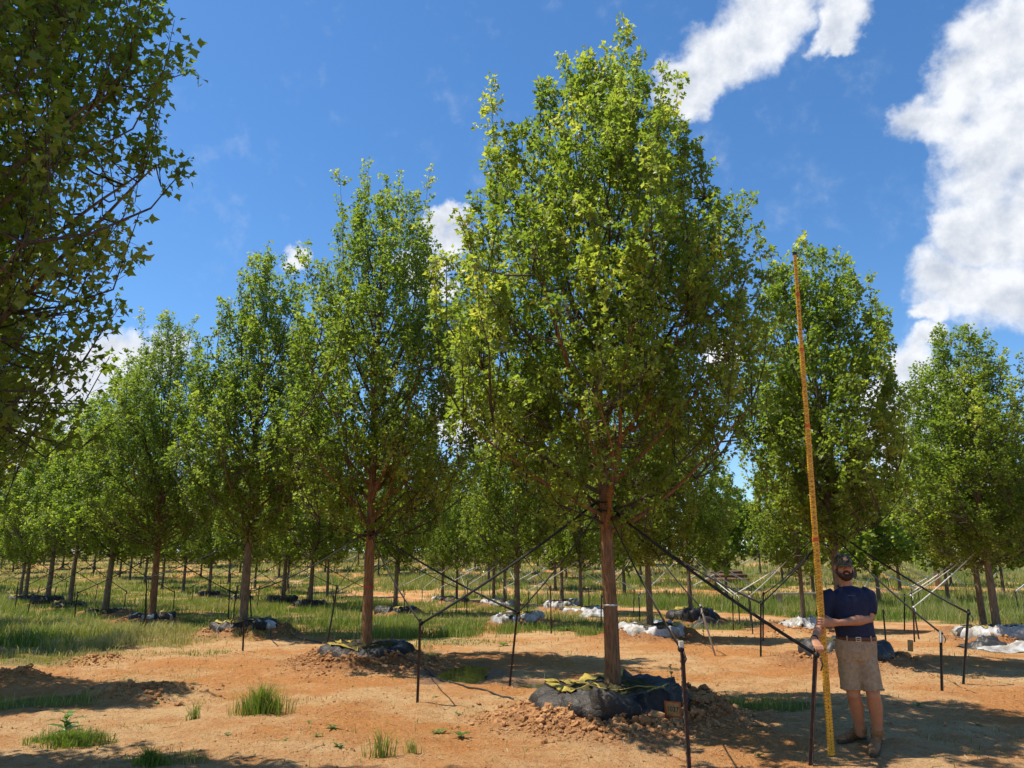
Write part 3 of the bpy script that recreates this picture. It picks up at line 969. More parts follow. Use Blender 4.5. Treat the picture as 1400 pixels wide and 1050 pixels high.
def trunk_at(tr, z):
    """world centre and radius of a tree's trunk at height z above its foot"""
    pr = PROTO[tr['proto']]
    k = tr['H'] / pr['H']
    me = pr['trunk']
    if 'tv' not in pr:
        co = np.empty(len(me.vertices) * 3, np.float32)
        me.vertices.foreach_get('co', co)
        pr['tv'] = co.reshape(-1, 3)
    tv = pr['tv']
    near = tv[(np.abs(tv[:, 2] - z / k) < 0.35) & (np.hypot(tv[:, 0], tv[:, 1]) < 0.3)]
    c = near.mean(0)
    r = np.hypot(near[:, 0] - c[0], near[:, 1] - c[1]).mean() * k
    v = Matrix.Rotation(tr['rz'], 3, 'Z') @ Vector((c[0] * k, c[1] * k, z))
    v = Matrix.Rotation(tr['lean'][0], 3, 'Y') @ v
    return Vector((tr['pos'].x + v.x, tr['pos'].y + v.y, tr['z'] - 0.02 + v.z)), r


# thin ties round the two front trunks
for tr, hz, m in ((TREES[0], 1.22, 'tie_white'), (TREES[1], 1.32, 'tie_red')):
    pr = PROTO[tr['proto']]
    k = tr['H'] / pr['H']
    trunk_at(tr, hz)
    tv = pr['tv']
    near = tv[(np.abs(tv[:, 2] - hz) < 0.4) & (np.hypot(tv[:, 0], tv[:, 1]) < 0.3)]
    c = near.mean(0)
    ring('trunk_tie', np.hypot(near[:, 0] - c[0], near[:, 1] - c[1]).mean() + 0.003, 0.022, 0.005, M[m], tr['obj'], hz, c[0], c[1])

# far blocks of younger trees: too alike to tell apart, each still its own tree
FAR = []
fr = random.Random(9)
for i in range(9):                                   # behind the meadow, on the slope (white webbing)
    for j in range(4):
        p = rc(8 + i * 9.0 + fr.uniform(-1, 1), 34 + j * 9.5)
        FAR.append((p, 'slope'))
for i in range(9):                                   # block of thin trunks far left
    for j in range(8):
        p = Vector((-88 + i * 9.2 + j * 2.0 + fr.uniform(-1, 1), 84 + j * 8.0 + fr.uniform(-1, 1), 0))
        FAR.append((p, 'left'))
for i in range(34):                                  # crest of the slope
    FAR.append((Vector((-110 + i * 7.5 + fr.uniform(-2, 2), 150 + 14 * (i % 2) + fr.uniform(-6, 6), 0)), 'crest'))
FLAB = {'slope': 'young maple on the grassy slope beyond the dirt track', 'left': 'distant thin-trunked maple in the dense block at far left',
        'crest': 'small distant tree along the crest of the slope'}
for n_, (p, kind) in enumerate(FAR):
    d = dict(pos=p, H=fr.uniform(7.0, 9.0) if kind != 'crest' else fr.uniform(9, 14), proto='far_' + 'abc'[n_ % 3], rz=fr.uniform(0, 6.2), lean=(0, 0), w=fr.uniform(1.0, 1.3), row=9, k=0)
    plant(d, FLAB[kind], {'slope': 'young trees on the slope', 'left': 'trees of the far left block', 'crest': 'trees along the crest'}[kind])
    d['kind'] = kind
    FAR[n_] = d

# ------------------------------------------------------------------ root bags
def bag_meshes(style, seed):
    Rb, Hb = BAGS[style]
    rng = np.random.default_rng(seed)
    ns = 96
    th = np.arange(ns) * 2 * np.pi / ns
    prof = [(1.02, -0.12), (1.06, 0.05), (1.08, 0.30), (1.05, 0.58), (0.98, 0.82), (0.88, 0.98), (0.78, 1.0), (0.71, 0.93), (0.66, 0.84)]
    ca, sa = np.cos(th), np.sin(th)
    V = []
    for i, (rf, zf) in enumerate(prof):
        lump = fbm(ca * 2.2 + 9 + i * 0.28, sa * 2.2 - i * 0.22, seed, 4, 0.62)
        fold = fbm(ca * 6 + 3, sa * 6 + i * 0.16, seed + 5, 3, 0.6)
        fold = fold + 0.55 * fbm(ca * 15 + i * 0.5, sa * 15 - i * 0.35, seed + 12, 2, 0.6)
        wave = 1 + 0.28 * fbm(ca * 1.3, sa * 1.3, seed + 9, 2)
        r = Rb * rf * (1 + 0.16 * lump + 0.11 * fold)
        z = Hb * zf * (wave if zf > 0.4 else 1) * (1 + 0.26 * lump) + 0.03 * fold
        V.append(np.stack([r * ca, r * sa, z], -1))
    V = np.concatenate(V)
    n = len(prof)
    i = np.arange(n - 1)[:, None] * ns
    j = np.arange(ns)[None]
    k = (j + 1) % ns
    q = np.stack([i + j, i + k, i + ns + k, i + ns + j], -1).reshape(-1, 4)
    c = V[q].mean(1)
    ang = np.arctan2(c[:, 1], c[:, 0])
    sel = fbm(np.cos(ang) * 1.7 + c[:, 2] * 0.5, np.sin(ang) * 1.7, seed + 3, 2)
    thr = {'front': 9, 'black': 9, 'black_heap': 9, 'white_black': -0.06, 'yellow_black': 0.26, 'white': -0.3}[style]
    mi = (sel > thr).astype(int)
    if style == 'front':
        mi = np.zeros(len(q), int)
    wrap = raw_mesh('plastic_wrap', V, q, [M['black_plastic'] if style != 'black_heap' else M['dusty_plastic'], M['white_plastic']], True, None, mi)
    # soil inside
    top = V[(n - 1) * ns:]
    cen = np.array([0, 0, top[:, 2].mean() + 0.02])
    rows = [top]
    for f in (0.75, 0.5, 0.25):
        rr_ = cen + (top - cen) * f
        rr_[:, 2] += 0.05 * fbm(rr_[:, 0] * 5, rr_[:, 1] * 5, seed + 2, 3) + 0.03
        rows.append(rr_)
    SV = np.vstack(rows + [cen[None] + [0, 0, 0.03]])
    i = np.arange(3)[:, None] * ns
    sq = np.stack([i + j, i + k, i + ns + k, i + ns + j], -1).reshape(-1, 4)
    jj = np.arange(ns)
    stri = np.stack([3 * ns + jj, 3 * ns + (jj + 1) % ns, np.full(ns, 4 * ns)], -1)
    soil = raw_mesh('soil_fill', SV, [sq, stri], [M['mossy_soil']], True)
    # folded-over yellow inner liner: an uneven band along part of the rim
    out = [('plastic_wrap', wrap), ('soil_fill', soil)]
    spans = {'front': [(-3.1, -2.3), (1.2, 3.1)], 'black': [(-3.0, -1.6), (2.2, 3.0)], 'yellow_black': [(-2.9, -0.9), (0.3, 2.0)],
             'white_black': [(-2.4, -1.4)], 'white': [(-2.8, -1.2), (0.2, 1.4)], 'black_heap': []}[style]
    rows_i = [5, 6, 7]
    for (a0, a1) in spans:
        ids = [x for x in range(ns) if a0 <= ((th[x] + np.pi) % (2 * np.pi)) - np.pi <= a1]
        L = []
        m = len(ids)
        for a_, rI in enumerate(rows_i):
            P = V[[rI * ns + x for x in ids]].copy()
            P[:, 2] += 0.014 + 0.012 * fbm(P[:, 0] * 7, P[:, 1] * 7, seed + 4, 2) + (0.015 if a_ == 1 else 0)
            P[:, :2] *= 1.012 + (0.05 * fbm(P[:, 0] * 4, P[:, 1] * 4, seed + 6, 2)[:, None] if a_ == 0 else 0)
            L.append(P)
        LV = np.concatenate(L)
        LV2 = LV - np.array([0, 0, 0.008])
        lq = []
        for a_ in range(2):
            for b_ in range(m - 1):
                x = a_ * m + b_
                lq.append([x, x + 1, x + m + 1, x + m])
                o_ = len(LV)
                lq.append([o_ + x, o_ + x + m, o_ + x + m + 1, o_ + x + 1])
        out.append(('yellow_liner', raw_mesh('yellow_liner', np.vstack([LV, LV2]), np.array(lq), [M['yellow_liner']], True)))
    # strips of liner lying across the soil
    if style in ('front', 'white', 'yellow_black'):
        for (a0, a1, w) in ((-2.5, -0.75, 0.019), (-0.3, -1.15, 0.015), (2.6, -1.75, 0.017)):
            pts = []
            for f in np.linspace(0, 1, 14):
                p0 = np.array([math.cos(a0), math.sin(a0)]) * Rb * 0.78
                p1 = np.array([math.cos(a1), math.sin(a1)]) * Rb * 0.86
                p = p0 + (p1 - p0) * f + np.array([math.sin(a0), -math.cos(a0)]) * 0.12 * math.sin(f * 3.1)
                rad = np.hypot(*p)
                # follow the bag's own surface
                a_ = math.atan2(p[1], p[0])
                col = int((a_ % (2 * np.pi)) / (2 * np.pi) * ns) % ns
                rs = np.array([0] + [np.hypot(*SV[r_ * ns + col][:2]) for r_ in (3, 2, 1, 0)] + [np.hypot(*V[6 * ns + col][:2])])
                zs = np.array([SV[4 * ns][2]] + [SV[r_ * ns + col][2] for r_ in (3, 2, 1, 0)] + [V[6 * ns + col][2]])
                pts.append([p[0], p[1], float(np.interp(rad, rs, zs)) + 0.02 + 0.012 * math.sin(9 * f)])
            mb = MB()
            mb.tube(np.array(pts), w, 6, True, ref=(0.3, 0.2, 1.0), rad2=None)
            me = mb.mesh('liner_strip', [M['yellow_liner']])
            mb2 = MB()
            mb2.tube(np.array(pts), 0.006, 6, True, ref=(0.02, 0.03, 1.0), rad2=w)
            out.append(('liner_strip', mb2.mesh('liner_strip', [M['yellow_liner']])))
    return out


BAG_MESH = {s_: bag_meshes(s_, 100 + i_) for i_, s_ in enumerate(BAGS)}
BAG_DESC = {'front': 'black plastic root bag with yellow liner and mossy soil', 'black': 'black plastic root bag with torn yellow liner', 'white_black': 'white and black plastic root bag',
            'yellow_black': 'black root bag with yellow liner', 'black_heap': 'slumped dusty black root bag', 'white': 'white plastic root bag'}
for n_, tr in enumerate(TREES):
    if not tr['bag']:
        continue
    p = tr['pos']
    b = thing('root_bag', '%s around %s' % (BAG_DESC[tr['bag']], short_name(tr)), 'root bag', (p.x, p.y, tr['z'] - (0.12 if tr is TREES[0] else 0.13 if tr['row'] == 1 and tr['k'] < 3 else 0.17 if tr['row'] + tr['k'] < 6 else 0.12)), 'root bags at the tree feet')
    b.rotation_euler = (0, 0, 0 if tr['row'] == 1 and tr['k'] < 3 else (n_ * 1.7) % 6.28)
    if tr['row'] == 2 and tr['k'] < 3:
        b.rotation_euler = (0, 0, 2.6 - tr['k'])
    f = 1.0 if tr['row'] + tr['k'] <= 3 else 0.95 + 0.1 * math.sin(n_)
    b.scale = (f, f, f * (1.0 if tr['row'] + tr['k'] <= 3 else 1.1))
    for nm, me in BAG_MESH[tr['bag']]:
        obj(nm, me, b)

# empty bag crumpled on the ground left of the man, loose sheets by the right-hand trees
def rag(name, label, p, size, h, m, seed):
    n = 26
    g = np.linspace(-1, 1, n)
    X, Y = np.meshgrid(g, g)
    rad = np.hypot(X, Y)
    edge = 1 + 0.35 * fbm(X * 1.5 + 5, Y * 1.5, seed, 2)
    wx, wy = X * size[0] * edge, Y * size[1] * edge
    Z = h * np.clip(1.15 - rad ** 2, 0.0, 1) * (0.75 + 1.1 * fbm(X * 2.2, Y * 2.2, seed + 1, 4, 0.6)) + 0.01
    gx, gy = wx + p.x, wy + p.y
    base = terr(gx, gy)
    V = np.stack([wx.ravel(), wy.ravel(), (Z + base - tz(p)).ravel()], -1)
    i = np.arange(n - 1)[:, None] * n
    j = np.arange(n - 1)[None]
    q = np.stack([i + j, i + j + 1, i + n + j + 1, i + n + j], -1).reshape(-1, 4)
    V2 = V.copy(); V2[:, 2] -= 0.03
    q2 = q[:, ::-1] + n * n
    tag(obj(name, raw_mesh(name, np.vstack([V, V2]), np.vstack([q, q2]), [m], True), None, (p.x, p.y, tz(p))), label, 'plastic bag', 'loose plastic bags')


rag('plastic_bag', 'crumpled white plastic bag on the clay left of the man', gp(1098, 863), (0.55, 0.35), 0.30, M['white_plastic'], 201)
rag('plastic_bag', 'flat white plastic sheet lying at the right edge of the photo', gp(1385, 889), (0.75, 0.4), 0.10, M['white_plastic'], 202)
rag('plastic_bag', 'grey-black crumpled plastic beside the white sheet at right edge', gp(1345, 886), (0.5, 0.35), 0.20, M['dusty_plastic'], 203)
rag('plastic_bag', 'pale plastic scrap in the grass behind the tallest trunk', gp(812, 843), (0.7, 0.4), 0.22, M['white_plastic'], 204)
rag('plastic_bag', 'black plastic heap right of the white root bag', gp(966, 856), (0.5, 0.4), 0.26, M['black_plastic'], 205)

# ------------------------------------------------------------------ posts and straps
def post_mesh(h, m, studs=False):
    """steel T-post: flange and web, spade point in the ground"""
    mb = MB()
    mb.box((0, 0, h / 2 - 0.12), (0.036, 0.006, h + 0.24))
    mb.box((0, 0.0165, h / 2 - 0.12), (0.006, 0.027, h + 0.232))
    return mb.mesh('post', [m], False)


STAKES = {}


def stake(key, label, foot, top=None, h=1.05, tip=None, m='stake', studs=False, wood=False, lean=0.0):
    z = tz(foot)
    base = Vector((foot.x, foot.y, z))
    if top is None:
        v = Vector((lean, 0.0, h))
    else:
        v = at(top[0], top[1], foot.y) - base
    L = v.length
    e = thing('wooden_stake' if wood else 'steel_stake', label, 'stake', base, 'stakes driven in round the trees')
    e.rotation_mode = 'QUATERNION'
    e.rotation_quaternion = v.to_track_quat('Z', 'Y')
    mb = MB()
    if wood:
        mb.tube([(0, 0, -0.2), (0.004, 0, L * 0.3), (-0.004, 0.003, L * 0.7), (0, 0, L)], [0.018, 0.02, 0.021, 0.018], 7)
        obj('post', mb.mesh('post', [M['pole_wood']]), e)
    else:
        obj('post', post_mesh(L, M[m], studs), e)
        if studs:
            k = 0
            while 0.12 + k * 0.055 < L - 0.12:
                sb = MB(); sb.box((0, -0.006, 0.12 + k * 0.055), (0.011, 0.008, 0.017))
                obj('stud', sb.mesh('stud', [M['strap_grey'] if k % 3 == 0 else M[m]], False), e)
                k += 1
        if tip:
            tb = MB(); tb.box((0, 0.006, L - tip / 2 + 0.004), (0.041, 0.036, tip))
            obj('painted_tip', tb.mesh('painted_tip', [M['white_paint']], False), e)
    STAKES[key] = (e, base + v * ((L - (0.02 if L < 0.9 else 0.06)) / L))
    return e


stake('A', 'rusty post left of centre standing before the second tree', gp(572, 962), (576, 846))
stake('B', 'slightly leaning rusty post between the two front trees', gp(698, 937), (709, 832))
stake('C', 'studded rusty post with pale tip in front of the root bag of the tallest tree', gp(941, 1063), (930, 877), tip=0.055, studs=True)
stake('D', 'rusty post under the hand of the man', gp(1110, 1047), (1117, 886))
stake('E', 'green-grey post with white tip on bare clay right of the man', gp(1289, 947), (1287, 864), tip=0.15, m='stake_dark')
stake('F', 'dark leaning post farther right of the man beside the white-tipped one', gp(1318, 937), (1325, 833), m='stake_dark')
stake('G', 'dark post just left of the pole where two black straps meet', gp(1041, 899), (1041, 821), m='stake_dark')
stake('H', 'crooked wooden stake leaning left beside the white root bag', gp(978, 897), (957, 826), wood=True)
stake('I', 'thin leaning post left of the red-tied trunk', gp(448, 884), (462, 800), m='stake_dark')
stake('K', 'rusty post right of the white root bag in the middle', gp(753, 868), (752, 800))
stake('L', 'thin dark post just left of the tallest trunk', gp(822, 867), (823, 813), m='stake_dark')
stake('M', 'dark post left of the white root bag in the middle', gp(638, 845), (640, 793), m='stake_dark')
stake('O', 'dark post left of the third trunk of the front row', gp(311, 853), (315, 784), m='stake_dark')
stake('P', 'rusty post left of the fourth trunk of the front row', gp(199, 858), (200, 788))
stake('R', 'short rusty post in front of the third root bag of the front row', gp(331, 893), (333, 846))
stake('U', 'dark post right behind the third trunk of the front row', gp(343, 866), (341, 806), m='stake_dark')
stake('S', 'thin grey stake close behind the man on his left side', gp(1212, 881), (1208, 833), m='stake_dark')
stake('V', 'thin stake carrying white webbing behind the man', gp(1237, 862), (1237, 812), m='stake_dark')
stake('W', 'thin stake second behind the man, right of the webbing post', gp(1251, 879), (1249, 829))
stake('X', 'thin stake holding white webbing right of the second row bag', gp(1003, 860), (1002, 811))
stake('Y', 'dark stake just behind the one where two black straps meet', gp(1044, 878), (1044, 809), m='stake_dark')
stake('Z', 'short rusty stake at the right edge beside the white sheet', gp(1397, 872), (1397, 852))


def strap(label, a, b, w, m, sag=0.03, group='straps', loop=None, knot=True, mid=None):
    a, b = Vector(a), Vector(b)
    L = (b - a).length
    n = 9
    pts = [a + (b - a) * (i / (n - 1)) - Vector((0, 0, sag * L * 4 * (i / (n - 1)) * (1 - i / (n - 1)))) for i in range(n)]
    c = (a + b) / 2
    mb = MB()
    loc = [p - b for p in pts]
    mb.tube([tuple(p) for p in loc], w / 2, 6, True, ref=(0.1, 0.05, 1.0), rad2=max(0.003, w * 0.1))
    e = thing('guy_strap', label, 'strap', b, group)
    obj('webbing', mb.mesh('webbing', [m]), e)
    if knot:
        kb = MB()
        kb.ell((0, 0, 0), (0.024 + w * 0.1, 0.022 + w * 0.1, 0.03), 10, 7)
        kb.tube([(0.02, -0.02, -0.02), (0.035, -0.03, -0.08), (0.01, -0.035, -0.13)], [0.008, 0.008, 0.006], 5)
        obj('knot', kb.mesh('knot', [m]), e)
    if loop:
        tc, r = loop
        lb = MB()
        t_ = np.linspace(0, 2 * np.pi, 21)
        lb.tube(np.stack([tc.x - b.x + (r + 0.012) * np.cos(t_), tc.y - b.y + (r + 0.012) * np.sin(t_), np.full(21, tc.z - b.z) + 0.02 * np.sin(t_)], -1), 0.010, 6, False, ref=(0, 0, 1.0), rad2=0.028)
        obj('trunk_loop', lb.mesh('trunk_loop', [m]), e)
    return e


def tree(row, k):
    return next(t_ for t_ in TREES if t_['row'] == row and t_['k'] == k)


def tie(tr, key, label, z=2.35, w=0.033, m='strap', sag=0.018, loop=True, group='black guy straps of the front rows'):
    c, r = trunk_at(tr, z)
    e = STAKES[key][1]
    d = Vector((e.x - c.x, e.y - c.y, 0)).normalized()
    strap(label, c + d * (r + 0.012), e, w, M[m], sag, group, (c, r) if loop else None)


MAIN, SEC, THIRD = tree(1, 0), tree(1, 1), tree(1, 2)
tie(MAIN, 'A', 'long black strap from the tallest tree to the post before the second tree', 2.34)
tie(MAIN, 'B', 'black strap from the tallest tree to the leaning post on its left', 2.28, loop=False)
tie(MAIN, 'C', 'thin strap from the tallest tree to the pale-tipped studded post', 2.20, 0.03, loop=False)
tie(MAIN, 'D', 'thick black strap from the tallest tree to the post under the man\'s hand', 2.24, 0.032)
tie(SEC, 'A', 'black strap from the second tree to the post close before it', 2.24)
tie(SEC, 'B', 'long black strap from the second tree to the leaning post', 2.30)
tie(SEC, 'I', 'black strap from the second tree to the thin post on its left', 2.26, loop=False)
tie(SEC, 'U', 'long black strap from the second tree towards the third trunk', 2.32, loop=False)
tie(THIRD, 'P', 'long black strap from the third tree of the front row out to the left', 2.45)
tie(THIRD, 'O', 'short black strap from the third tree to the dark post on its left', 2.35, loop=False)
R2 = [tree(2, i) for i in range(5)]
tie(R2[0], 'E', 'black strap from behind the man\'s head to the white-tipped post', 2.1)
tie(R2[0], 'F', 'black strap from behind the man\'s head to the dark leaning post', 2.2, loop=False)
tie(R2[0], 'G', 'black strap from behind the man to the post left of the pole', 2.15, loop=False)
tie(R2[0], 'Y', 'upper black strap from behind the man to the hind post left of the pole', 2.25, loop=False)
tie(R2[1], 'H', 'grey-black strap from the second row tree to the crooked wooden stake', 2.3, 0.04)
tie(R2[1], 'L', 'black strap from the second row tree across behind the tallest trunk', 2.25, 0.04, loop=False)
tie(R2[1], 'G', 'long thin black strap from second row tree to the post left of the pole', 2.35, 0.04, loop=False)
tie(R2[2], 'M', 'black strap from the middle white-bagged tree to the post on its left', 2.5)
tie(R2[2], 'K', 'black strap from the middle white-bagged tree to the rusty post on its right', 2.4, loop=False)
tie(tree(3, 2), 'X', 'bright white strap towards the thin stake right of the second row bag', 2.2, 0.028, 'strap_white', group='white guy straps')
tie(tree(3, 3), 'X', 'white strap from the third row tree to the thin stake on its right', 2.1, 0.028, 'strap_white', group='white guy straps')
tie(tree(3, 1), 'V', 'white strap from the right edge tree to the webbing post behind the man', 2.2, 0.028, 'strap_white', group='white guy straps')
tie(tree(3, 0), 'W', 'white strap from the right edge tree to the second thin stake behind the man', 2.1, 0.028, 'strap_white', group='white guy straps')
tie(tree(3, 2), 'V', 'white strap passing behind the man\'s shoulder to the webbing post', 2.1, 0.028, 'strap_white', loop=False, group='white guy straps')

# the other trees of the rows: three stakes and straps each
sr = random.Random(21)
DONE = {(1, 0), (1, 1), (1, 2), (2, 0), (2, 1), (2, 2), (0, 0), (0, 1), (0, 2), (0, 3), (3, 0)}
for tr in TREES:
    if (tr['row'], tr['k']) in DONE or tr['pos'].y > 64:
        continue
    white = tr['row'] == 3
    for side, (ds, dt) in (('left', (0.6, -2.5)), ('right', (-0.6, 2.5)), ('near', (-2.6, -0.7))):
        if (tr['row'], tr['k']) in ((3, 1), (3, 2)) and side != 'left':
            continue
        ds += sr.uniform(-0.5, 0.5); dt += sr.uniform(-0.4, 0.4)
        p = tr['pos'] + DV * ds + NV * dt
        key = '%d_%d_%s' % (tr['row'], tr['k'], side)
        word = {'left': 'left of', 'right': 'right of', 'near': 'on the near side of'}[side]
        stake(key, 'thin %s stake %s %s' % ('grey' if white else 'dark', word, short_name(tr)), p, None, sr.uniform(0.95, 1.15), m='stake_dark', lean=sr.uniform(-0.08, 0.08))
        tie(tr, key, '%s strap %s %s' % ('white' if white else 'black', word, short_name(tr)), sr.uniform(2.1, 2.5), 0.028 if white else 0.033,
            'strap_white' if white else 'strap', loop=False, group='white guy straps' if white else 'black guy straps of the front rows')
for d in FAR:
    if d['kind'] == 'slope' and d['pos'].y < 95 and abs(d['pos'].x) < d['pos'].y * 0.7:
        c, r = trunk_at(d, 2.0)
        for sg in (-1, 1):
            q = d['pos'] + NV * (2.6 * sg) + DV * sr.uniform(-1, 1)
            q.z = tz(q)
            b = q + Vector((0, 0, 0.9))
            e = thing('steel_stake', 'small stake of a young tree on the grassy slope', 'stake', q, 'stakes on the slope')
            obj('post', post_mesh(0.95, M['stake_dark']), e)
            strap('white strap on a young tree of the grassy slope', c, b, 0.07, M['strap_white'], 0.01, 'white straps on the slope', knot=False)

# ------------------------------------------------------------------ hose, marker card
def ground_line(px, lift):
    P = [gp(u, v) for u, v in px]
    out = []
    for a, b in zip(P, P[1:]):
        for i in range(6):
            p = a + (b - a) * (i / 6)
            out.append((p.x, p.y, tz(p) + lift))
    out.append((P[-1].x, P[-1].y, tz(P[-1]) + lift))
    return out


def hose(label, pts):
    o0 = Vector(pts[0])
    pts = np.array(pts) - np.array(o0)
    for _ in range(2):
        pts[1:-1] = (pts[:-2] + 2 * pts[1:-1] + pts[2:]) / 4
    mb = MB()
    mb.tube(pts, 0.012, 7)
    tag(obj('drip_hose', mb.mesh('drip_hose', [M['hose']]), None, o0), label, 'hose', 'drip hoses')


b2 = SEC['pos']
bz = SEC['z']
hose('black drip hose arching off the second root bag and along the clay',
     [(b2.x + 0.25, b2.y - 0.35, bz + 0.17), (b2.x + 0.55, b2.y - 0.62, bz + 0.17), (b2.x + 0.85, b2.y - 0.95, bz + 0.05)] + ground_line([(585, 915), (604, 928), (628, 937), (655, 944), (685, 952), (702, 957)], 0.012))
hose('black drip hose along the clay left of the second root bag', ground_line([(452, 882), (425, 880), (395, 872), (372, 862)], 0.012))
hose('thin black hose curling over the third root bag', [(THIRD['pos'].x + 0.2, THIRD['pos'].y - 0.6, THIRD['z'] + 0.2), (THIRD['pos'].x + 0.8, THIRD['pos'].y - 0.8, THIRD['z'] + 0.22)] + ground_line([(368, 870), (372, 880), (380, 886)], 0.012))

# orange-framed marker card on two wires in front of the big root bag
cp = gp(921, 999)
cz = tz(cp)
card = thing('marker_card', 'small orange-edged marker card on wires beside the big root bag', 'sign', (cp.x, cp.y, cz))
card.rotation_euler = (0, 0, R(-38))
M['card_orange'] = simple('card_orange', (0.50, 0.105, 0.018), 0.55, 0.3, scale=25)
M['card_tan'] = simple('card_tan', (0.52, 0.30, 0.11), 0.6, 0.3, scale=30, col2=(0.30, 0.15, 0.05))
M['ink'] = simple('black_ink', (0.03, 0.02, 0.02), 0.6, 0.2)
M['wire'] = simple('wire', (0.30, 0.29, 0.27), 0.4, 0.5, metal=0.8)
c_top = at(921, 959, cp.y).z - cz
c_bot = at(921, 982, cp.y).z - cz
ch = c_top - c_bot
cw = 0.19
mb = MB(); mb.box((0, 0, (c_top + c_bot) / 2), (cw, 0.004, ch)); obj('card', mb.mesh('card', [M['card_orange']], False), card)
mb = MB(); mb.box((0.004, -0.0035, (c_top + c_bot) / 2 + 0.006), (cw * 0.78, 0.002, ch * 0.76)); obj('card_face', mb.mesh('card_face', [M['card_tan']], False), card)
for sx in (-0.035, 0.03):
    mb = MB(); mb.tube([(sx, 0.006, -0.1), (sx, 0.006, c_top - 0.03)], 0.0025, 5); obj('wire_leg', mb.mesh('wire_leg', [M['wire']]), card)
fc = bpy.data.curves.new('lettering', 'FONT')
fc.body = '1027'
fc.size = 0.072
fc.align_x = 'CENTER'
fc.extrude = 0.0004
fo = bpy.data.objects.new('tmp_text', fc)
COL.objects.link(fo)
dg = bpy.context.evaluated_depsgraph_get()
tm = bpy.data.meshes.new_from_object(fo.evaluated_get(dg))
bpy.data.objects.remove(fo)
tm.materials.clear(); tm.materials.append(M['ink'])
tm.transform(Matrix.Translation((0.004, -0.0058, (c_top + c_bot) / 2 - 0.016)) @ Matrix.Rotation(R(90), 4, 'X'))
obj('lettering', tm, card)
# a second bare card far right of the man
cp = gp(1248, 911)
card2 = thing('marker_card', 'tiny brown marker card standing in the shade right of the man', 'sign', (cp.x, cp.y, tz(cp)))
mb = MB(); mb.box((0, 0, 0.22), (0.10, 0.004, 0.20), Matrix.Rotation(R(6), 3, 'Y')); obj('card', mb.mesh('card', [M['card_tan']], False), card2)
mb = MB(); mb.tube([(0, 0.005, -0.1), (0, 0.005, 0.25)], 0.003, 5); obj('wire_leg', mb.mesh('wire_leg', [M['wire']]), card2)

# ------------------------------------------------------------------ clods, pebbles, weeds
ICO_T = (1 + 5 ** 0.5) / 2
ICO_V = unit(np.array([[-1, ICO_T, 0], [1, ICO_T, 0], [-1, -ICO_T, 0], [1, -ICO_T, 0], [0, -1, ICO_T], [0, 1, ICO_T], [0, -1, -ICO_T], [0, 1, -ICO_T], [ICO_T, 0, -1], [ICO_T, 0, 1], [-ICO_T, 0, -1], [-ICO_T, 0, 1]], float))
ICO_F = np.array([[0, 11, 5], [0, 5, 1], [0, 1, 7], [0, 7, 10], [0, 10, 11], [1, 5, 9], [5, 11, 4], [11, 10, 2], [10, 7, 6], [7, 1, 8], [3, 9, 4], [3, 4, 2], [3, 2, 6], [3, 6, 8], [3, 8, 9], [4, 9, 5], [2, 4, 11], [6, 2, 10], [8, 6, 7], [9, 8, 1]])
OCT_V = np.array([[1, 0, 0], [-1, 0, 0], [0, 1, 0], [0, -1, 0], [0, 0, 1], [0, 0, -1]], float)
OCT_F = np.array([[0, 2, 4], [2, 1, 4], [1, 3, 4], [3, 0, 4], [2, 0, 5], [1, 2, 5], [3, 1, 5], [0, 3, 5]])


def lumps(name, label, x, y, size, rng, m, sink=0.25, tv=ICO_V, tf=ICO_F):
    n = len(x)
    z = terr(x, y) + size * (0.5 - sink)
    V = tv[None] * (1 + rng.normal(0, 0.20, (n, len(tv), 1))) * rng.uniform(0.65, 1.25, (n, 1, 3)) * size[:, None, None]
    a = rng.uniform(0, 6.28, n)
    ca, sa = np.cos(a)[:, None], np.sin(a)[:, None]
    V = np.stack([V[..., 0] * ca - V[..., 1] * sa, V[..., 0] * sa + V[..., 1] * ca, V[..., 2] * 0.8], -1)
    V += np.stack([x, y, z], -1)[:, None]
    F = (np.arange(n)[:, None, None] * len(tv) + tf[None]).reshape(-1, 3)
    tag(obj(name, raw_mesh(name, V.reshape(-1, 3), F, [m], False)), label, 'soil', kind='stuff')


crng = np.random.default_rng(77)
for tr, n, lab in ((MAIN, 9000, 'loose red clay clods heaped round the big front root bag'), (SEC, 5500, 'loose dark clay clods round the second root bag'),
                   (THIRD, 1100, 'clay clods round the third root bag of the front row'), (R2[0], 900, 'clay clods round the bag behind the man'),
                   (R2[1], 600, 'clay clods round the white bag of the second row'), (tree(3, 2), 500, 'clay clods by the crumpled white bag'), (tree(3, 0), 600, 'clay clods at the right edge')):
    Rb = BAGS[tr['bag']][0]
    a = crng.uniform(0, 6.28, n)
    d = Rb * 0.95 + np.abs(crng.normal(0, 0.48, n))
    sz = np.clip(crng.lognormal(-4.65, 0.62, n), 0.005, 0.055) * np.clip(1.35 - (d - Rb) * 0.6, 0.5, 1.3)
    big = sz > np.quantile(sz, 0.72)
    cx_, cy_ = tr['pos'].x + np.cos(a) * d, tr['pos'].y + np.sin(a) * d
    lumps('soil_clods', lab, cx_[big], cy_[big], sz[big], crng, M['clod'])
    lumps('soil_crumbs', lab.replace('clods', 'crumbs'), cx_[~big], cy_[~big], sz[~big], crng, M['clod'], 0.25, OCT_V, OCT_F)
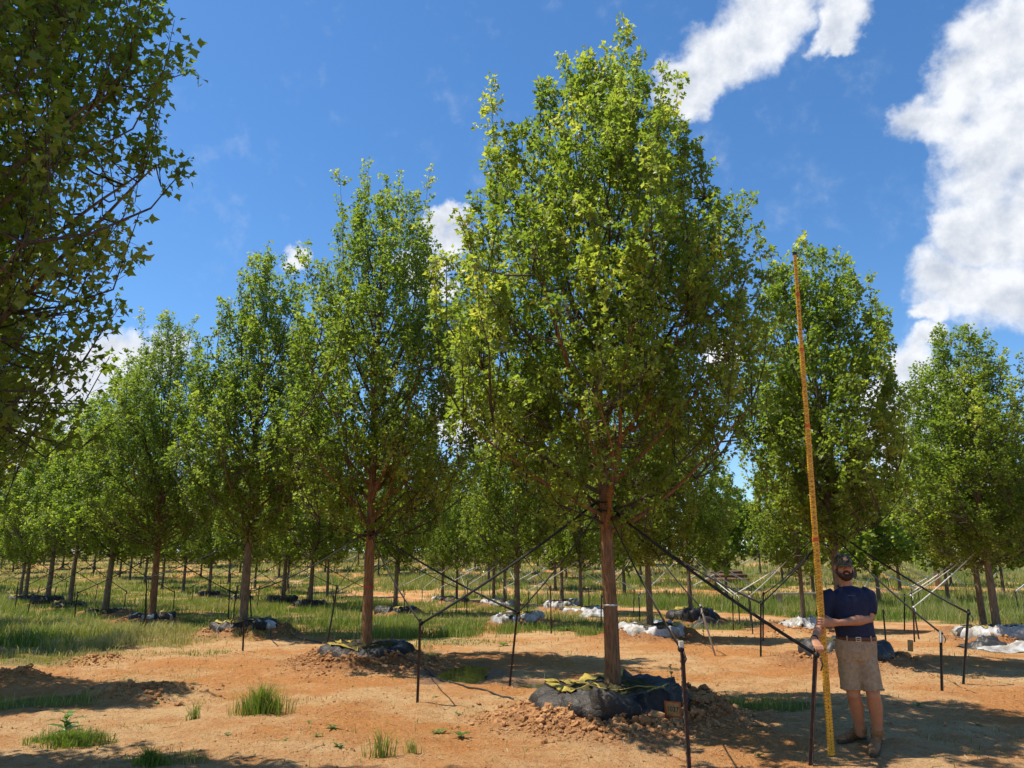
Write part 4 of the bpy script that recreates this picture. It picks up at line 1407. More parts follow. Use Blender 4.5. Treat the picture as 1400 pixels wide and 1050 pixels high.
for (p, rad, h), n, lab in zip(MOUNDS, (700, 350, 300, 500, 500), ('dark clods on the low mound at left', 'clods on the mound at the left edge', 'clods on the bare clay by the left grass', 'roots and clods right of the third bag', 'clods below the crumpled white bag')):
    a = crng.uniform(0, 6.28, n); d = np.abs(crng.normal(0, 0.5, n)) * rad
    lumps('soil_clods', lab, p.x + np.cos(a) * d, p.y + np.sin(a) * d, np.clip(crng.lognormal(-4.1, 0.5, n), 0.008, 0.06), crng, M['clod'])
n = 20000
yy = np.sqrt(crng.uniform(5.2 ** 2, 19 ** 2, n)); xx = crng.uniform(-0.78, 0.75, n) * yy
keep = fbm(xx * 0.9, yy * 0.9, 303, 3) + crng.uniform(-0.5, 0.5, n) * 0.6 > 0.0
xx, yy = xx[keep], yy[keep]
lumps('clay_crumbs', 'small crumbs of clay scattered over the bare ground', xx, yy, np.clip(crng.lognormal(-4.9, 0.5, len(xx)), 0.004, 0.03), crng, M['clod'], 0.3, OCT_V, OCT_F)


# dead straw and twig litter lying flat
n = 9000
yy = np.sqrt(crng.uniform(5.2 ** 2, 20 ** 2, n)); xx = crng.uniform(-0.78, 0.75, n) * yy
keep = fbm(xx * 0.6, yy * 0.6, 404, 3) + crng.uniform(-0.5, 0.5, n) * 0.7 > 0.02
xx, yy = xx[keep], yy[keep]
n = len(xx)
a_ = crng.uniform(0, 6.28, n); l_ = crng.uniform(0.02, 0.07, n); w_ = crng.uniform(0.0018, 0.005, n)
dx_, dy_ = np.cos(a_), np.sin(a_)
P0 = np.stack([xx - dx_ * l_, yy - dy_ * l_], -1); P1 = np.stack([xx + dx_ * l_, yy + dy_ * l_], -1); SD = np.stack([-dy_, dx_], -1) * w_[:, None]
zc_ = terr(xx, yy)
Z0 = np.maximum(terr(P0[:, 0], P0[:, 1]), zc_ - 0.01) + 0.008; Z1 = np.maximum(terr(P1[:, 0], P1[:, 1]), zc_ - 0.01) + crng.uniform(0.006, 0.03, n)
V = np.stack([np.c_[P0 - SD, Z0], np.c_[P0 + SD, Z0], np.c_[P1 + SD, Z1], np.c_[P1 - SD, Z1]], 1).reshape(-1, 3)
tag(obj('straw_litter', raw_mesh('straw_litter', V, np.arange(n * 4).reshape(-1, 4), [M['grass']], False, {'tint': np.repeat(np.clip(crng.normal(0.86, 0.1, n), 0.55, 1), 4)})),
    'dry straw bits scattered flat over the bare clay', 'litter', kind='stuff')


def weed(label, p, n, L, wd, spread, col, seed, stem=0.0, cat='weed', name='leafy_weed', tint0=0.4):
    """broad-leaved weed: arching lance leaves, optionally up a stem"""
    rng = np.random.default_rng(seed)
    e = thing(name, label, cat, (p.x, p.y, tz(p)), 'weeds on the bare clay')
    V, F, k = [], [], 0
    for i in range(n):
        az = i * 2.4 + rng.normal(0, 0.3)
        z0 = stem * (i / max(n - 1, 1)) if stem else 0.0
        l = L * rng.uniform(0.65, 1.15) * (1 - 0.35 * (z0 / stem if stem else 0))
        out = np.array([math.cos(az), math.sin(az), 0])
        side = np.array([-math.sin(az), math.cos(az), 0])
        rise = rng.uniform(0.35, 0.9) if not stem else rng.uniform(0.15, 0.6)
        pts = []
        for f in (0, 0.3, 0.65, 1.0):
            pts.append(np.array([0, 0, z0]) + out * l * spread * (f ** 1.15) + np.array([0, 0, l * rise * (f - 0.62 * f * f)]))
        ww = np.array([0.25, 1.0, 0.8, 0.0]) * wd * l
        for j in range(4):
            if j < 3:
                V += [pts[j] - side * ww[j] + np.array([0, 0, 0.25 * ww[j]]), pts[j] + side * ww[j] + np.array([0, 0, 0.25 * ww[j]])]
            else:
                V += [pts[j]]
        F += [(k, k + 1, k + 3), (k, k + 3, k + 2), (k + 2, k + 3, k + 5), (k + 2, k + 5, k + 4), (k + 4, k + 5, k + 6)]
        k += 7
    V = np.array(V)
    o = obj('leaves', raw_mesh('leaves', V, np.array(F), [M['weed']], False, {'tint': np.clip(rng.normal(tint0, 0.12, len(V)), 0, 1)}), e)
    if stem:
        mb = MB(); mb.tube([(0, 0, -0.02), (0.01, 0, stem * 0.5), (0, 0.01, stem * 1.05)], [0.006, 0.005, 0.003], 5)
        obj('stem', mb.mesh('stem', [M['weed_stem']]), e)


M['weed'] = leaf_mat('weed_leaf', (0.05, 0.11, 0.018), (0.11, 0.19, 0.04), (0.20, 0.26, 0.06), 0.35)
M['weed_stem'] = simple('weed_stem', (0.10, 0.13, 0.04), 0.6)
weed('leafy dark-green weed on a stem beside the big root bag', gp(919, 958), 16, 0.20, 0.17, 0.75, 0, 1, stem=0.42)
weed('large-leaved weed rising from the lush grass at lower left', gp(88, 1003), 14, 0.34, 0.15, 0.8, 0, 2, stem=0.22, tint0=0.55)
weed('small bright rosette weed on open clay left of the big root bag', gp(630, 1005), 9, 0.16, 0.16, 0.9, 0, 3)
weed('pale sprawling weed on the clay below the second root bag', gp(600, 998), 8, 0.12, 0.15, 1.0, 0, 4, tint0=0.7)
weed('small low weed on the clay left of centre', gp(455, 998), 8, 0.11, 0.16, 1.0, 0, 5)
weed('little weed behind the post between the front trees', gp(688, 886), 12, 0.24, 0.14, 0.9, 0, 6, tint0=0.6)
weed('weed clump right of the middle white bag', gp(772, 862), 16, 0.40, 0.10, 0.9, 0, 7)
weed('tall weed leaning by the crooked wooden stake', gp(962, 868), 16, 0.26, 0.12, 0.8, 0, 8, stem=0.35)
weed('single bright leafy sprout on clay far right', gp(1337, 994), 5, 0.09, 0.25, 0.9, 0, 9, tint0=0.5)
weed('two-leaved sprout on clay right of the man\'s knee', gp(1255, 970), 4, 0.17, 0.12, 0.6, 0, 10)
weed('weed beside the post before the second tree', gp(590, 868), 14, 0.42, 0.09, 0.6, 0, 11, stem=0.25)
weed('leafy weed in the grass right of the post before the second tree', gp(642, 862), 14, 0.32, 0.10, 0.8, 0, 12)


sp_ = random.Random(55)
for i_ in range(16):
    weed('tiny green sprout scattered on the open clay in front', gp(sp_.uniform(150, 1380), sp_.uniform(930, 1040)), 5, sp_.uniform(0.05, 0.10), 0.2, 0.9, 0, 300 + i_, name='clay_sprout', cat='sprout', tint0=sp_.uniform(0.3, 0.7))


def tuft(label, p, n, rad, h, seed, tint0=0.42):
    rng = np.random.default_rng(seed)
    d = np.minimum(np.abs(rng.normal(0, 0.42, n)), 0.8) * rad
    a = rng.uniform(0, 6.28, n)
    x, y = np.cos(a) * d, np.sin(a) * d * 0.6
    z = terr(x + p.x, y + p.y) - tz(p) - 0.01
    H = h * rng.uniform(0.35, 1.1, n) * np.clip(1.15 - 0.62 * d / rad, 0.3, 1.2)
    tint = np.clip(rng.normal(tint0, 0.16, n), 0, 1)
    o = obj('grass_tuft', blade_mesh('grass_tuft', np.stack([x, y, z], -1), H, np.full(n, 0.008), rng, tint, [M['grass']], 2, 0.6), None, (p.x, p.y, tz(p)))
    tag(o, label, 'grass tuft', 'grass tufts on the bare clay')


tuft('tall dense grass tuft standing alone on clay left of centre', gp(357, 975), 700, 0.50, 0.40, 1)
tuft('lush low grass clump under the large-leaved weed at lower left', gp(96, 1016), 1500, 0.55, 0.15, 2, 0.38)
tuft('thin upright grass tuft left of the tall dense tuft', gp(266, 982), 60, 0.12, 0.30, 3)
tuft('sparse wispy grass tuft near the lower edge left of the big bag', gp(521, 1035), 90, 0.22, 0.30, 4, 0.6)
tuft('wispy grass tuft at the lower left corner in shade', gp(205, 1046), 420, 0.20, 0.17, 5)
tuft('sparse tuft right of the wispy one near the lower edge', gp(563, 1030), 50, 0.16, 0.18, 6, 0.6)

# ------------------------------------------------------------------ far things
up = at(1283, 800, 66.0)
up.z = tz(up)
e = thing('utility_pole', 'pale wooden utility pole standing in the meadow at right', 'pole', up)
mb = MB(); mb.tube([(0, 0, -0.5), (0, 0, 5), (0, 0, 10.5)], [0.24, 0.21, 0.17], 12); obj('shaft', mb.mesh('shaft', [M['pole_wood']]), e)
mb = MB(); mb.box((0, -0.22, 9.9), (2.2, 0.11, 0.13)); obj('crossarm', mb.mesh('crossarm', [M['pole_wood']], False), e)
bp = gp(1092, 829); bp.z = tz(bp)
e = thing('wooden_bench', 'low grey plank bench in the meadow left of the pole', 'bench', bp)
for i in range(3):
    mb = MB(); mb.box((0, -0.26 + 0.26 * i, 0.62), (2.6, 0.235, 0.07)); obj('plank', mb.mesh('plank', [M['wood']], False), e)
for sx in (-1.0, 1.0):
    mb = MB(); mb.box((sx, 0, 0.29), (0.14, 0.55, 0.59)); obj('leg', mb.mesh('leg', [M['wood']], False), e)
lp = gp(995, 806); lp = Vector((lp.x * 0.75, lp.y * 0.75, 0)); lp.z = tz(lp)
e = thing('log_stack', 'brown heap of logs on the far slope right of the tallest tree', 'logs', lp)
for i in range(9):
    mb = MB()
    zz = 0.2 + (0.36 if i > 4 else 0) + (0.3 if i > 7 else 0)
    yy_ = (-0.8 + 0.4 * i) if i < 5 else (-0.6 + 0.4 * (i - 5)) if i < 8 else 0.0
    mb.tube([(-1.7 + 0.2 * math.sin(i), yy_, zz), (0, yy_ + 0.04, zz + 0.02), (1.6 + 0.2 * math.cos(i * 2), yy_, zz)], [0.2, 0.19, 0.16], 8)
    obj('log', mb.mesh('log', [M['log']]), e)

# ------------------------------------------------------------------ the man with the measuring pole
def skin_mesh(mb, name, m, voxel, smooth_it=3, wrinkle=0.0, wscale=(9, 9, 5), seed=1):
    """fuse lofted pieces into one continuous surface"""
    me = mb.mesh(name)
    o = bpy.data.objects.new('tmp_blob', me)
    COL.objects.link(o)
    md = o.modifiers.new('remesh', 'REMESH'); md.mode = 'VOXEL'; md.voxel_size = voxel
    ms = o.modifiers.new('smooth', 'SMOOTH'); ms.factor = 0.5; ms.iterations = smooth_it
    dg = bpy.context.evaluated_depsgraph_get()
    out = bpy.data.meshes.new_from_object(o.evaluated_get(dg))
    bpy.data.objects.remove(o)
    out.name = name
    n = len(out.vertices)
    if wrinkle:
        co = np.empty(n * 3, np.float32); out.vertices.foreach_get('co', co); co = co.reshape(-1, 3)
        no = np.empty(n * 3, np.float32); out.vertices.foreach_get('normal', no); no = no.reshape(-1, 3)
        f = fbm(co[:, 0] * wscale[0] + co[:, 1] * 4, co[:, 2] * wscale[2] + co[:, 1] * wscale[1], seed, 3, 0.5)
        f = f + 0.6 * np.abs(fbm(co[:, 0] * wscale[0] * 0.8 + 5 + co[:, 2] * 6, co[:, 2] * wscale[2] * 1.6 - co[:, 0] * 7, seed + 7, 2))
        co = co + no * (f * wrinkle)[:, None]
        out.vertices.foreach_set('co', co.astype(np.float32).ravel())
    out.materials.clear(); out.materials.append(m)
    out.polygons.foreach_set('use_smooth', np.ones(len(out.polygons), bool))
    out.update()
    return out


def shade_mat(name, col, rough, spec=0.3, sss=0.0, fab=0.0, var=0.18, scale=30):
    m, t = mat(name)
    co = t.n('ShaderNodeTexCoord').outputs['Object']
    nz = t.noise(co, scale, 5.0, 0.6).outputs[0]
    c = t.mix(t.mapr(nz, 0.3, 0.7), tuple(x * (1 - var) for x in col), tuple(min(1, x * (1 + var)) for x in col))
    p = t.n('ShaderNodeBsdfPrincipled', {'Base Color': c, 'Roughness': rough, 'Specular IOR Level': spec})
    if sss:
        p.inputs['Subsurface Weight'].default_value = sss
        p.inputs['Subsurface Radius'].default_value = (0.012, 0.005, 0.003)
    if fab:
        b = t.n('ShaderNodeBump', {'Height': t.noise(co, 260.0, 2.0, 0.6).outputs[0], 'Strength': fab, 'Distance': 0.002})
        t.link(b.outputs[0], p.inputs['Normal'])
    t.n('ShaderNodeOutputMaterial', {'Surface': p.outputs[0]})
    return m


def camo_mat():
    m, t = mat('camo_cloth')
    co = t.n('ShaderNodeTexCoord').outputs['Object']
    n1 = t.noise(co, 28.0, 2.0, 0.5).outputs[0]
    n2 = t.noise(t.n('ShaderNodeMapping', {'Vector': co, 'Location': (3, 1, 7)}).outputs[0], 36.0, 2.0, 0.5).outputs[0]
    c = t.mix(t.mapr(n1, 0.49, 0.53), (0.058, 0.060, 0.034), (0.13, 0.12, 0.07))
    c = t.mix(t.mapr(n2, 0.55, 0.58), c, (0.022, 0.022, 0.016))
    p = t.n('ShaderNodeBsdfPrincipled', {'Base Color': c, 'Roughness': 0.85, 'Specular IOR Level': 0.2})
    t.n('ShaderNodeOutputMaterial', {'Surface': p.outputs[0]})
    return m


M['skin'] = shade_mat('skin', (0.39, 0.185, 0.10), 0.5, 0.4, 0.12, 0.0, 0.10, 14)
M['navy'] = shade_mat('navy_cotton', (0.011, 0.017, 0.045), 0.72, 0.25, 0, 0.3)
M['khaki'] = shade_mat('khaki_twill', (0.31, 0.235, 0.145), 0.85, 0.2, 0, 0.35)
M['belt'] = shade_mat('belt_leather', (0.075, 0.028, 0.014), 0.45, 0.4)
M['buckle'] = simple('buckle_steel', (0.45, 0.43, 0.40), 0.35, 0.5, metal=0.9)
M['boot'] = shade_mat('boot_suede', (0.27, 0.145, 0.065), 0.85, 0.2, 0, 0.4, 0.3)
M['sole'] = shade_mat('boot_sole', (0.10, 0.065, 0.04), 0.85, 0.2)
M['lace'] = shade_mat('boot_lace', (0.34, 0.29, 0.19), 0.8, 0.2)
M['hair'] = shade_mat('dark_hair', (0.030, 0.015, 0.009), 0.65, 0.35, 0, 0, 0.4, 90)
M['camo'] = camo_mat()
M['patch'] = shade_mat('cap_patch', (0.62, 0.33, 0.17), 0.7, 0.2)
M['eye'] = shade_mat('eye', (0.16, 0.13, 0.11), 0.25, 0.5)
M['print_grey'] = shade_mat('shirt_print', (0.045, 0.06, 0.11), 0.7, 0.2)

YM = 7.82
FEET = gp(1180, 1031)
MANZ = tz(FEET)
man = thing('person', 'bearded man in camouflage cap, navy T-shirt and khaki shorts holding the yellow pole', 'person', (FEET.x, FEET.y, MANZ))
OFF = np.array([FEET.x, FEET.y, MANZ])


def J(u, v, y=YM):
    """joint seen at a pixel, at depth y, in the man's own coordinates"""
    return np.array(at(u, v, y)) - OFF


hc = J(1153.5, 775.0, YM - 0.01)
yaw = R(9)


def hp(x, f, z):
    """head coordinates: x to his left, f to the front, z up"""
    xx = x * math.cos(yaw) - f * math.sin(yaw)
    yy = -(x * math.sin(yaw) + f * math.cos(yaw))
    return hc + np.array([xx, yy, z])


HR = Matrix.Rotation(-yaw, 3, 'Z')
sk = MB()
sk.ell(hp(0, -0.012, 0.022), (0.076, 0.097, 0.097), 24, 16, HR)
sk.ell(hp(0, 0.028, -0.034), (0.064, 0.066, 0.084), 24, 16, HR)
sk.ell(hp(0, 0.044, -0.084), (0.052, 0.045, 0.034), 18, 12, HR)
for s in (-1, 1):
    sk.ell(hp(s * 0.042, 0.060, -0.024), (0.024, 0.022, 0.020), 12, 9, HR)
    sk.ell(hp(s * 0.080, -0.012, -0.012), (0.012, 0.022, 0.034), 12, 9, HR)
    sk.ell(hp(s * 0.013, 0.102, -0.030), (0.011, 0.012, 0.009), 10, 7, HR)
sk.tube([hp(0, 0.088, 0.018), hp(0, 0.102, -0.008), hp(0, 0.117, -0.028)], [0.010, 0.012, 0.014], 8)
sk.tube([hp(-0.05, 0.072, 0.020), hp(-0.025, 0.089, 0.028), hp(0, 0.090, 0.024), hp(0.025, 0.089, 0.028), hp(0.05, 0.072, 0.020)], 0.012, 8)
sk.ell(hp(0, 0.094, -0.062), (0.024, 0.012, 0.010), 12, 8, HR)
neck0, neck1 = hp(0, -0.022, -0.05), J(1157, 803, YM + 0.02)
sk.tube([neck0, (neck0 + neck1) / 2 + [0, 0, -0.005], neck1, J(1159, 812, YM + 0.02)], [0.060, 0.058, 0.066, 0.10], 16)
# torso core under the clothes
sk.tube([J(1159, 806, YM + 0.02), J(1161, 822), J(1165, 845), J(1169, 866), J(1170, 890)], [0.10, 0.155, 0.150, 0.145, 0.15], 18, ref=(1, 0, 0), rad2=[0.07, 0.09, 0.09, 0.09, 0.09])
# legs
LEG = {'r': [J(1160, 888, YM + 0.02), J(1164, 920, YM + 0.00), J(1167, 950, YM - 0.01), J(1171, 966, YM + 0.045), J(1174, 986, YM + 0.09), J(1177, 1005, YM + 0.125)],
       'l': [J(1183, 888, YM + 0.0), J(1189, 920, YM - 0.05), J(1194, 951, YM - 0.085), J(1197, 968, YM - 0.045), J(1199, 988, YM - 0.01), J(1200, 1009, YM + 0.015)]}
for k in LEG:
    sk.tube(LEG[k], [0.088, 0.078, 0.061, 0.066, 0.050, 0.040], 16)
    sk.ell(LEG[k][2] + np.array([0, -0.018, 0.0]), (0.048, 0.046, 0.050), 12, 9)
# his left arm comes across to the pole
PB = gp(1137, 1035)
PT = at(1086.5, 348, PB.y)
pole_top_z = PT.z
px_at = lambda z: PB.x + (PT.x - PB.x) * (z - 0) / PT.z
sL, eL, wL = J(1186, 815, YM + 0.0), J(1188.5, 846, YM - 0.05), J(1148, 851.5, PB.y - 0.04)
sk.tube([sL, sL * 0.5 + eL * 0.5, eL], [0.064, 0.054, 0.047], 14)
sk.tube([eL, eL * 0.68 + wL * 0.32, eL * 0.3 + wL * 0.7, wL], [0.046, 0.052, 0.038, 0.029], 14, ref=(0, 0, 1), rad2=[0.046, 0.047, 0.034, 0.024])
hz_ = at(1130, 850.5, PB.y).z - MANZ
pxl = px_at(hz_ + MANZ) - OFF[0]
py = PB.y - OFF[1]
knk = np.array([pxl + 0.012, py - 0.036, hz_])
sk.tube([wL, wL * 0.55 + knk * 0.45, knk, knk + np.array([-0.012, 0.0, 0])], [0.029, 0.040, 0.046, 0.042], 12, ref=(0, 0, 1), rad2=[0.024, 0.019, 0.016, 0.012])
for i, ln in enumerate((0.92, 1.0, 0.95, 0.78)):
    dz = 0.034 - 0.0225 * i
    a = knk + np.array([0.008, 0.0, dz])
    pts = [a, np.array([pxl - 0.022, py - 0.030, hz_ + dz * 1.04]), np.array([pxl - 0.041, py - 0.012, hz_ + dz * 1.06 - 0.002]),
           np.array([pxl - 0.040, py + 0.012, hz_ + dz * 1.04 - 0.004]), np.array([pxl - 0.040 + 0.030 * ln, py + 0.026, hz_ + dz - 0.005])]
    sk.tube(pts, [0.0105, 0.0100, 0.0095, 0.0088, 0.0072], 8)
    sk.ell(pts[1], (0.0108, 0.0108, 0.0108), 8, 6)
th0 = wL * 0.5 + knk * 0.5 + np.array([0, 0.006, 0.028])
sk.tube([th0, np.array([pxl + 0.044, py - 0.004, hz_ + 0.052]), np.array([pxl + 0.036, py + 0.022, hz_ + 0.060]), np.array([pxl + 0.014, py + 0.029, hz_ + 0.060])], [0.014, 0.012, 0.0105, 0.0085], 8)
# his right arm hangs to the post
TP = STAKES['D'][1]
ptop = np.array(at(1117, 886, gp(1110, 1047).y)) - OFF
sR, eR = J(1131.5, 817, YM + 0.0), J(1123.5, 853, YM - 0.02)
wR = ptop + np.array([0.022, 0.11, 0.065])
sk.tube([sR, sR * 0.5 + eR * 0.5, eR], [0.062, 0.052, 0.045], 14)
sk.tube([eR, eR * 0.66 + wR * 0.34, eR * 0.3 + wR * 0.7, wR], [0.045, 0.049, 0.036, 0.028], 14)
pal = ptop + np.array([0.006, -0.002, 0.020])
sk.tube([wR, wR * 0.5 + pal * 0.5 + np.array([0, 0, 0.008]), pal, pal + np.array([0, -0.014, -0.002])], [0.028, 0.038, 0.044, 0.041], 12, ref=(1, 0, 0), rad2=[0.023, 0.018, 0.015, 0.012])
for i, ln in enumerate((0.9, 1.0, 0.95, 0.78)):
    dx = 0.033 - 0.022 * i
    a = pal + np.array([dx, 0.0, 0.0])
    sk.tube([a, pal + np.array([dx * 1.02, -0.034, -0.004]), pal + np.array([dx, -0.046, -0.030]), pal + np.array([dx * 0.95, -0.038, -0.030 - 0.030 * ln])], [0.0105, 0.0100, 0.0092, 0.0075], 8)
sk.tube([wR * 0.45 + pal * 0.55 + np.array([0.034, 0, 0]), pal + np.array([0.050, 0.008, -0.020]), pal + np.array([0.040, -0.012, -0.045])], [0.013, 0.011, 0.0085], 8)
obj('body', skin_mesh(sk, 'body', M['skin'], 0.0060, 2), man)

# hair, beard, brows, eyes
hb = MB()
hb.ell(hp(0, -0.022, 0.008), (0.0795, 0.093, 0.075), 22, 14, HR)
hb.tube([hp(0, -0.045, -0.02), hp(0, -0.05, -0.06)], [0.062, 0.05], 14)
obj('hair', skin_mesh(hb, 'hair', M['hair'], 0.005, 2, 0.004, (60, 60, 60)), man)
bb = MB()
bb.ell(hp(0, 0.050, -0.092), (0.056, 0.056, 0.043), 18, 12, HR)
for s in (-1, 1):
    bb.tube([hp(s * 0.071, 0.004, -0.020), hp(s * 0.066, 0.022, -0.055), hp(s * 0.052, 0.055, -0.082), hp(s * 0.022, 0.085, -0.098)], [0.011, 0.018, 0.024, 0.024], 10)
bb.tube([hp(-0.034, 0.086, -0.066), hp(-0.020, 0.101, -0.050), hp(0, 0.106, -0.045), hp(0.020, 0.101, -0.050), hp(0.034, 0.086, -0.066)], [0.009, 0.010, 0.009, 0.010, 0.009], 8)
obj('beard', skin_mesh(bb, 'beard', M['hair'], 0.0045, 2, 0.005, (70, 70, 70), 3), man)
for s in (-1, 1):
    e_ = MB(); e_.ell(hp(s * 0.031, 0.083, 0.004), (0.0125, 0.009, 0.0062), 12, 8, HR); obj('eye', e_.mesh('eye', [M['eye']]), man)
    e_ = MB(); e_.tube([hp(s * 0.014, 0.1015, 0.024), hp(s * 0.032, 0.099, 0.029), hp(s * 0.050, 0.083, 0.023)], [0.0055, 0.006, 0.004], 7); obj('eyebrow', e_.mesh('eyebrow', [M['hair']]), man)

# cap
cap = MB()
nph, nth = 10, 40
V, q = [], []
for i in range(nph + 1):
    a = (math.pi / 2) * i / nph
    for j in range(nth):
        t_ = 2 * math.pi * j / nth
        sq = 1 + 0.05 * math.cos(t_ - math.pi / 2) ** 2 * math.sin(a)
        V.append(hp(0.0865 * math.cos(t_) * math.cos(a) ** 0.72 * sq, -0.012 + 0.107 * math.sin(t_) * math.cos(a) ** 0.72, 0.030 + 0.094 * math.sin(a) + 0.008 * max(0, math.sin(t_)) * math.cos(a)))
for i in range(nph):
    for j in range(nth):
        q.append([i * nth + j, i * nth + (j + 1) % nth, (i + 1) * nth + (j + 1) % nth, (i + 1) * nth + j])
cap.add(V, q)
crown = obj('cap', cap.mesh('cap', [M['camo']]), man)
br = MB()
na, nb = 21, 6
V = []
for lay in (0, -0.005):
    for b in range(nb):
        for a in range(na):
            s_ = -1 + 2 * a / (na - 1)
            ph_ = s_ * 1.15
            ext = 0.078 * max(0.0, math.cos(s_ * math.pi / 2)) ** 0.55 * b / (nb - 1)
            x_ = 0.0875 * math.sin(ph_) * (1 - 0.10 * b / (nb - 1))
            f_ = -0.012 + 0.108 * math.cos(ph_) + ext
            z_ = 0.034 - 0.30 * ext - 0.030 * s_ * s_ * (0.2 + 0.8 * b / (nb - 1)) + lay
            V.append(hp(x_, f_, z_))
q = []
m_ = na * nb
for b in range(nb - 1):
    for a in range(na - 1):
        i = b * na + a
        q.append([i, i + 1, i + na + 1, i + na]); q.append([m_ + i, m_ + i + na, m_ + i + na + 1, m_ + i + 1])
for a in range(na - 1):
    i = (nb - 1) * na + a
    q.append([i, i + 1, m_ + i + 1, m_ + i])
br.add(V, q)
obj('brim', br.mesh('brim', [M['camo']]), crown)
pt = MB()
out = [(-0.022, -0.014), (-0.008, -0.018), (0.016, -0.017), (0.026, -0.008), (0.016, 0.002), (0.012, 0.018), (0.002, 0.026), (-0.004, 0.012), (-0.016, 0.010), (-0.024, 0.002)]
def cap_f(x, z):
    """front surface of the crown at (x, z)"""
    sa = min(0.999, max(0.0, (z - 0.032) / 0.096)); ca = (1 - sa * sa) ** 0.36
    return -0.012 + 0.1075 * ca * math.sqrt(max(0.0, 1 - (x / (0.0885 * ca)) ** 2))
V = [hp(x * 0.95, cap_f(x * 0.95, 0.078 + z) + 0.0035, 0.078 + z) for x, z in out] + [hp(0, cap_f(0, 0.08) + 0.006, 0.08)]
V += [np.array(v) + np.array([0, 0.006, 0]) for v in V]
n = len(out)
pt.add(V, [[i, (i + 1) % n, n + 1 + (i + 1) % n, n + 1 + i] for i in range(n)], [[i, (i + 1) % n, n] for i in range(n)])
obj('cap_patch', pt.mesh('cap_patch', [M['patch']]), crown)

# T-shirt
sh = MB()
sh.tube([J(1157.5, 803.5, YM + 0.02), J(1158, 806, YM + 0.015), J(1159.5, 812, YM + 0.01), J(1161.5, 824), J(1164, 838), J(1167, 852), J(1169.5, 864), J(1170.5, 871)],
        [0.080, 0.135, 0.200, 0.208, 0.200, 0.190, 0.186, 0.182], 26, ref=(1, 0, 0), rad2=[0.078, 0.095, 0.118, 0.132, 0.130, 0.128, 0.128, 0.126])
dL = (eL - sL); dR = (eR - sR)
sh.tube([sL + np.array([-0.05, 0, 0.012]), sL + np.array([-0.01, 0, 0.006]), sL + dL * 0.35, sL + dL * 0.78], [0.085, 0.086, 0.080, 0.076], 16)
sh.tube([sR + np.array([0.05, 0, 0.012]), sR + np.array([0.01, 0, 0.006]), sR + dR * 0.35, sR + dR * 0.74], [0.085, 0.084, 0.076, 0.071], 16)
shirt = obj('shirt', skin_mesh(sh, 'shirt', M['navy'], 0.0075, 9, 0.014, (6, 4, 5), 11), man)
col_ = MB()
t_ = np.linspace(0, 2 * np.pi, 29)
cc = J(1157.3, 803.5, YM + 0.012)
col_.tube(np.stack([cc[0] + 0.079 * np.cos(t_), cc[1] + 0.078 * np.sin(t_), cc[2] + 0.022 * np.sin(t_) + 0.006], -1), 0.0075, 8, False, ref=(0, 0, 1))
obj('collar', col_.mesh('collar', [M['navy']]), shirt)
lg = MB()
lc = J(1164.5, 814.5, YM - 0.134)
for i in range(7):
    lg.box(lc + np.array([-0.036 + i * 0.012, 0.004 * abs(i - 2) / 3, 0.0 + 0.003 * (i % 2)]), (0.008, 0.004, 0.009 + 0.005 * ((i * 3) % 2)))
obj('chest_print', lg.mesh('chest_print', [M['print_grey']], False), shirt)

# shorts
so = MB()
so.tube([J(1170.5, 869), J(1170.5, 876), J(1171, 890), J(1171.5, 902)], [0.180, 0.187, 0.194, 0.186], 26, ref=(1, 0, 0), rad2=[0.124, 0.130, 0.140, 0.125])
hemR, hemL = J(1164, 943, YM - 0.005), J(1194.5, 944.5, YM - 0.075)
so.tube([J(1160.5, 892, YM + 0.01), J(1161.5, 915, YM + 0.0), hemR], [0.105, 0.102, 0.098], 20, ref=(1, 0, 0), rad2=[0.115, 0.105, 0.096])
so.tube([J(1182, 892, YM), J(1187, 915, YM - 0.04), hemL], [0.105, 0.102, 0.093], 20, ref=(1, 0, 0), rad2=[0.115, 0.105, 0.094])
shorts = obj('shorts', skin_mesh(so, 'shorts', M['khaki'], 0.0075, 3, 0.010, (5, 4, 6), 23), man)
for hm, r_ in ((hemR, 0.098), (hemL, 0.094)):
    hm_ = MB()
    hm_.tube(np.stack([hm[0] + r_ * np.cos(t_), hm[1] + (r_ - 0.002) * np.sin(t_), np.full(29, hm[2] + 0.014)], -1), 0.006, 6, False, ref=(0, 0, 1), rad2=0.004)
    obj('hem', hm_.mesh('hem', [M['khaki']]), shorts)
bt = MB()
bc = J(1170.5, 872.5)
for zz_, w_ in ((0, 0),):
    bt.tube(np.stack([bc[0] + 0.1885 * np.cos(t_), bc[1] + 0.1325 * np.sin(t_), np.full(29, bc[2])], -1), 0.020, 8, False, ref=(0, 0, 1), rad2=0.0045)
belt = obj('belt', bt.mesh('belt', [M['belt']]), man)
bk = MB()
bx_ = J(1165, 872.5)[0]
by_ = bc[1] - 0.139
for (dx, dz, wx, wz) in ((0, 0.017, 0.05, 0.006), (0, -0.017, 0.05, 0.006), (-0.022, 0, 0.006, 0.028), (0.022, 0, 0.006, 0.028), (0.004, 0, 0.036, 0.004)):
    bk.box((bx_ + dx, by_, bc[2] + dz), (wx, 0.006, wz))
obj('buckle', bk.mesh('buckle', [M['buckle']], False), belt)
for u_ in (1152, 1183):
    lb_ = MB(); x_ = J(u_, 872.5)[0]
    lb_.box((x_, bc[1] - 0.1325 * math.sqrt(max(0, 1 - ((x_ - bc[0]) / 0.1885) ** 2)) - 0.006, bc[2]), (0.013, 0.006, 0.056))
    obj('belt_loop', lb_.mesh('belt_loop', [M['khaki']], False), shorts)
wb = MB()
wd_ = wR - eR; wd_ /= np.linalg.norm(wd_)
wb.tube([wR - wd_ * 0.035, wR - wd_ * 0.012], 0.034, 14)
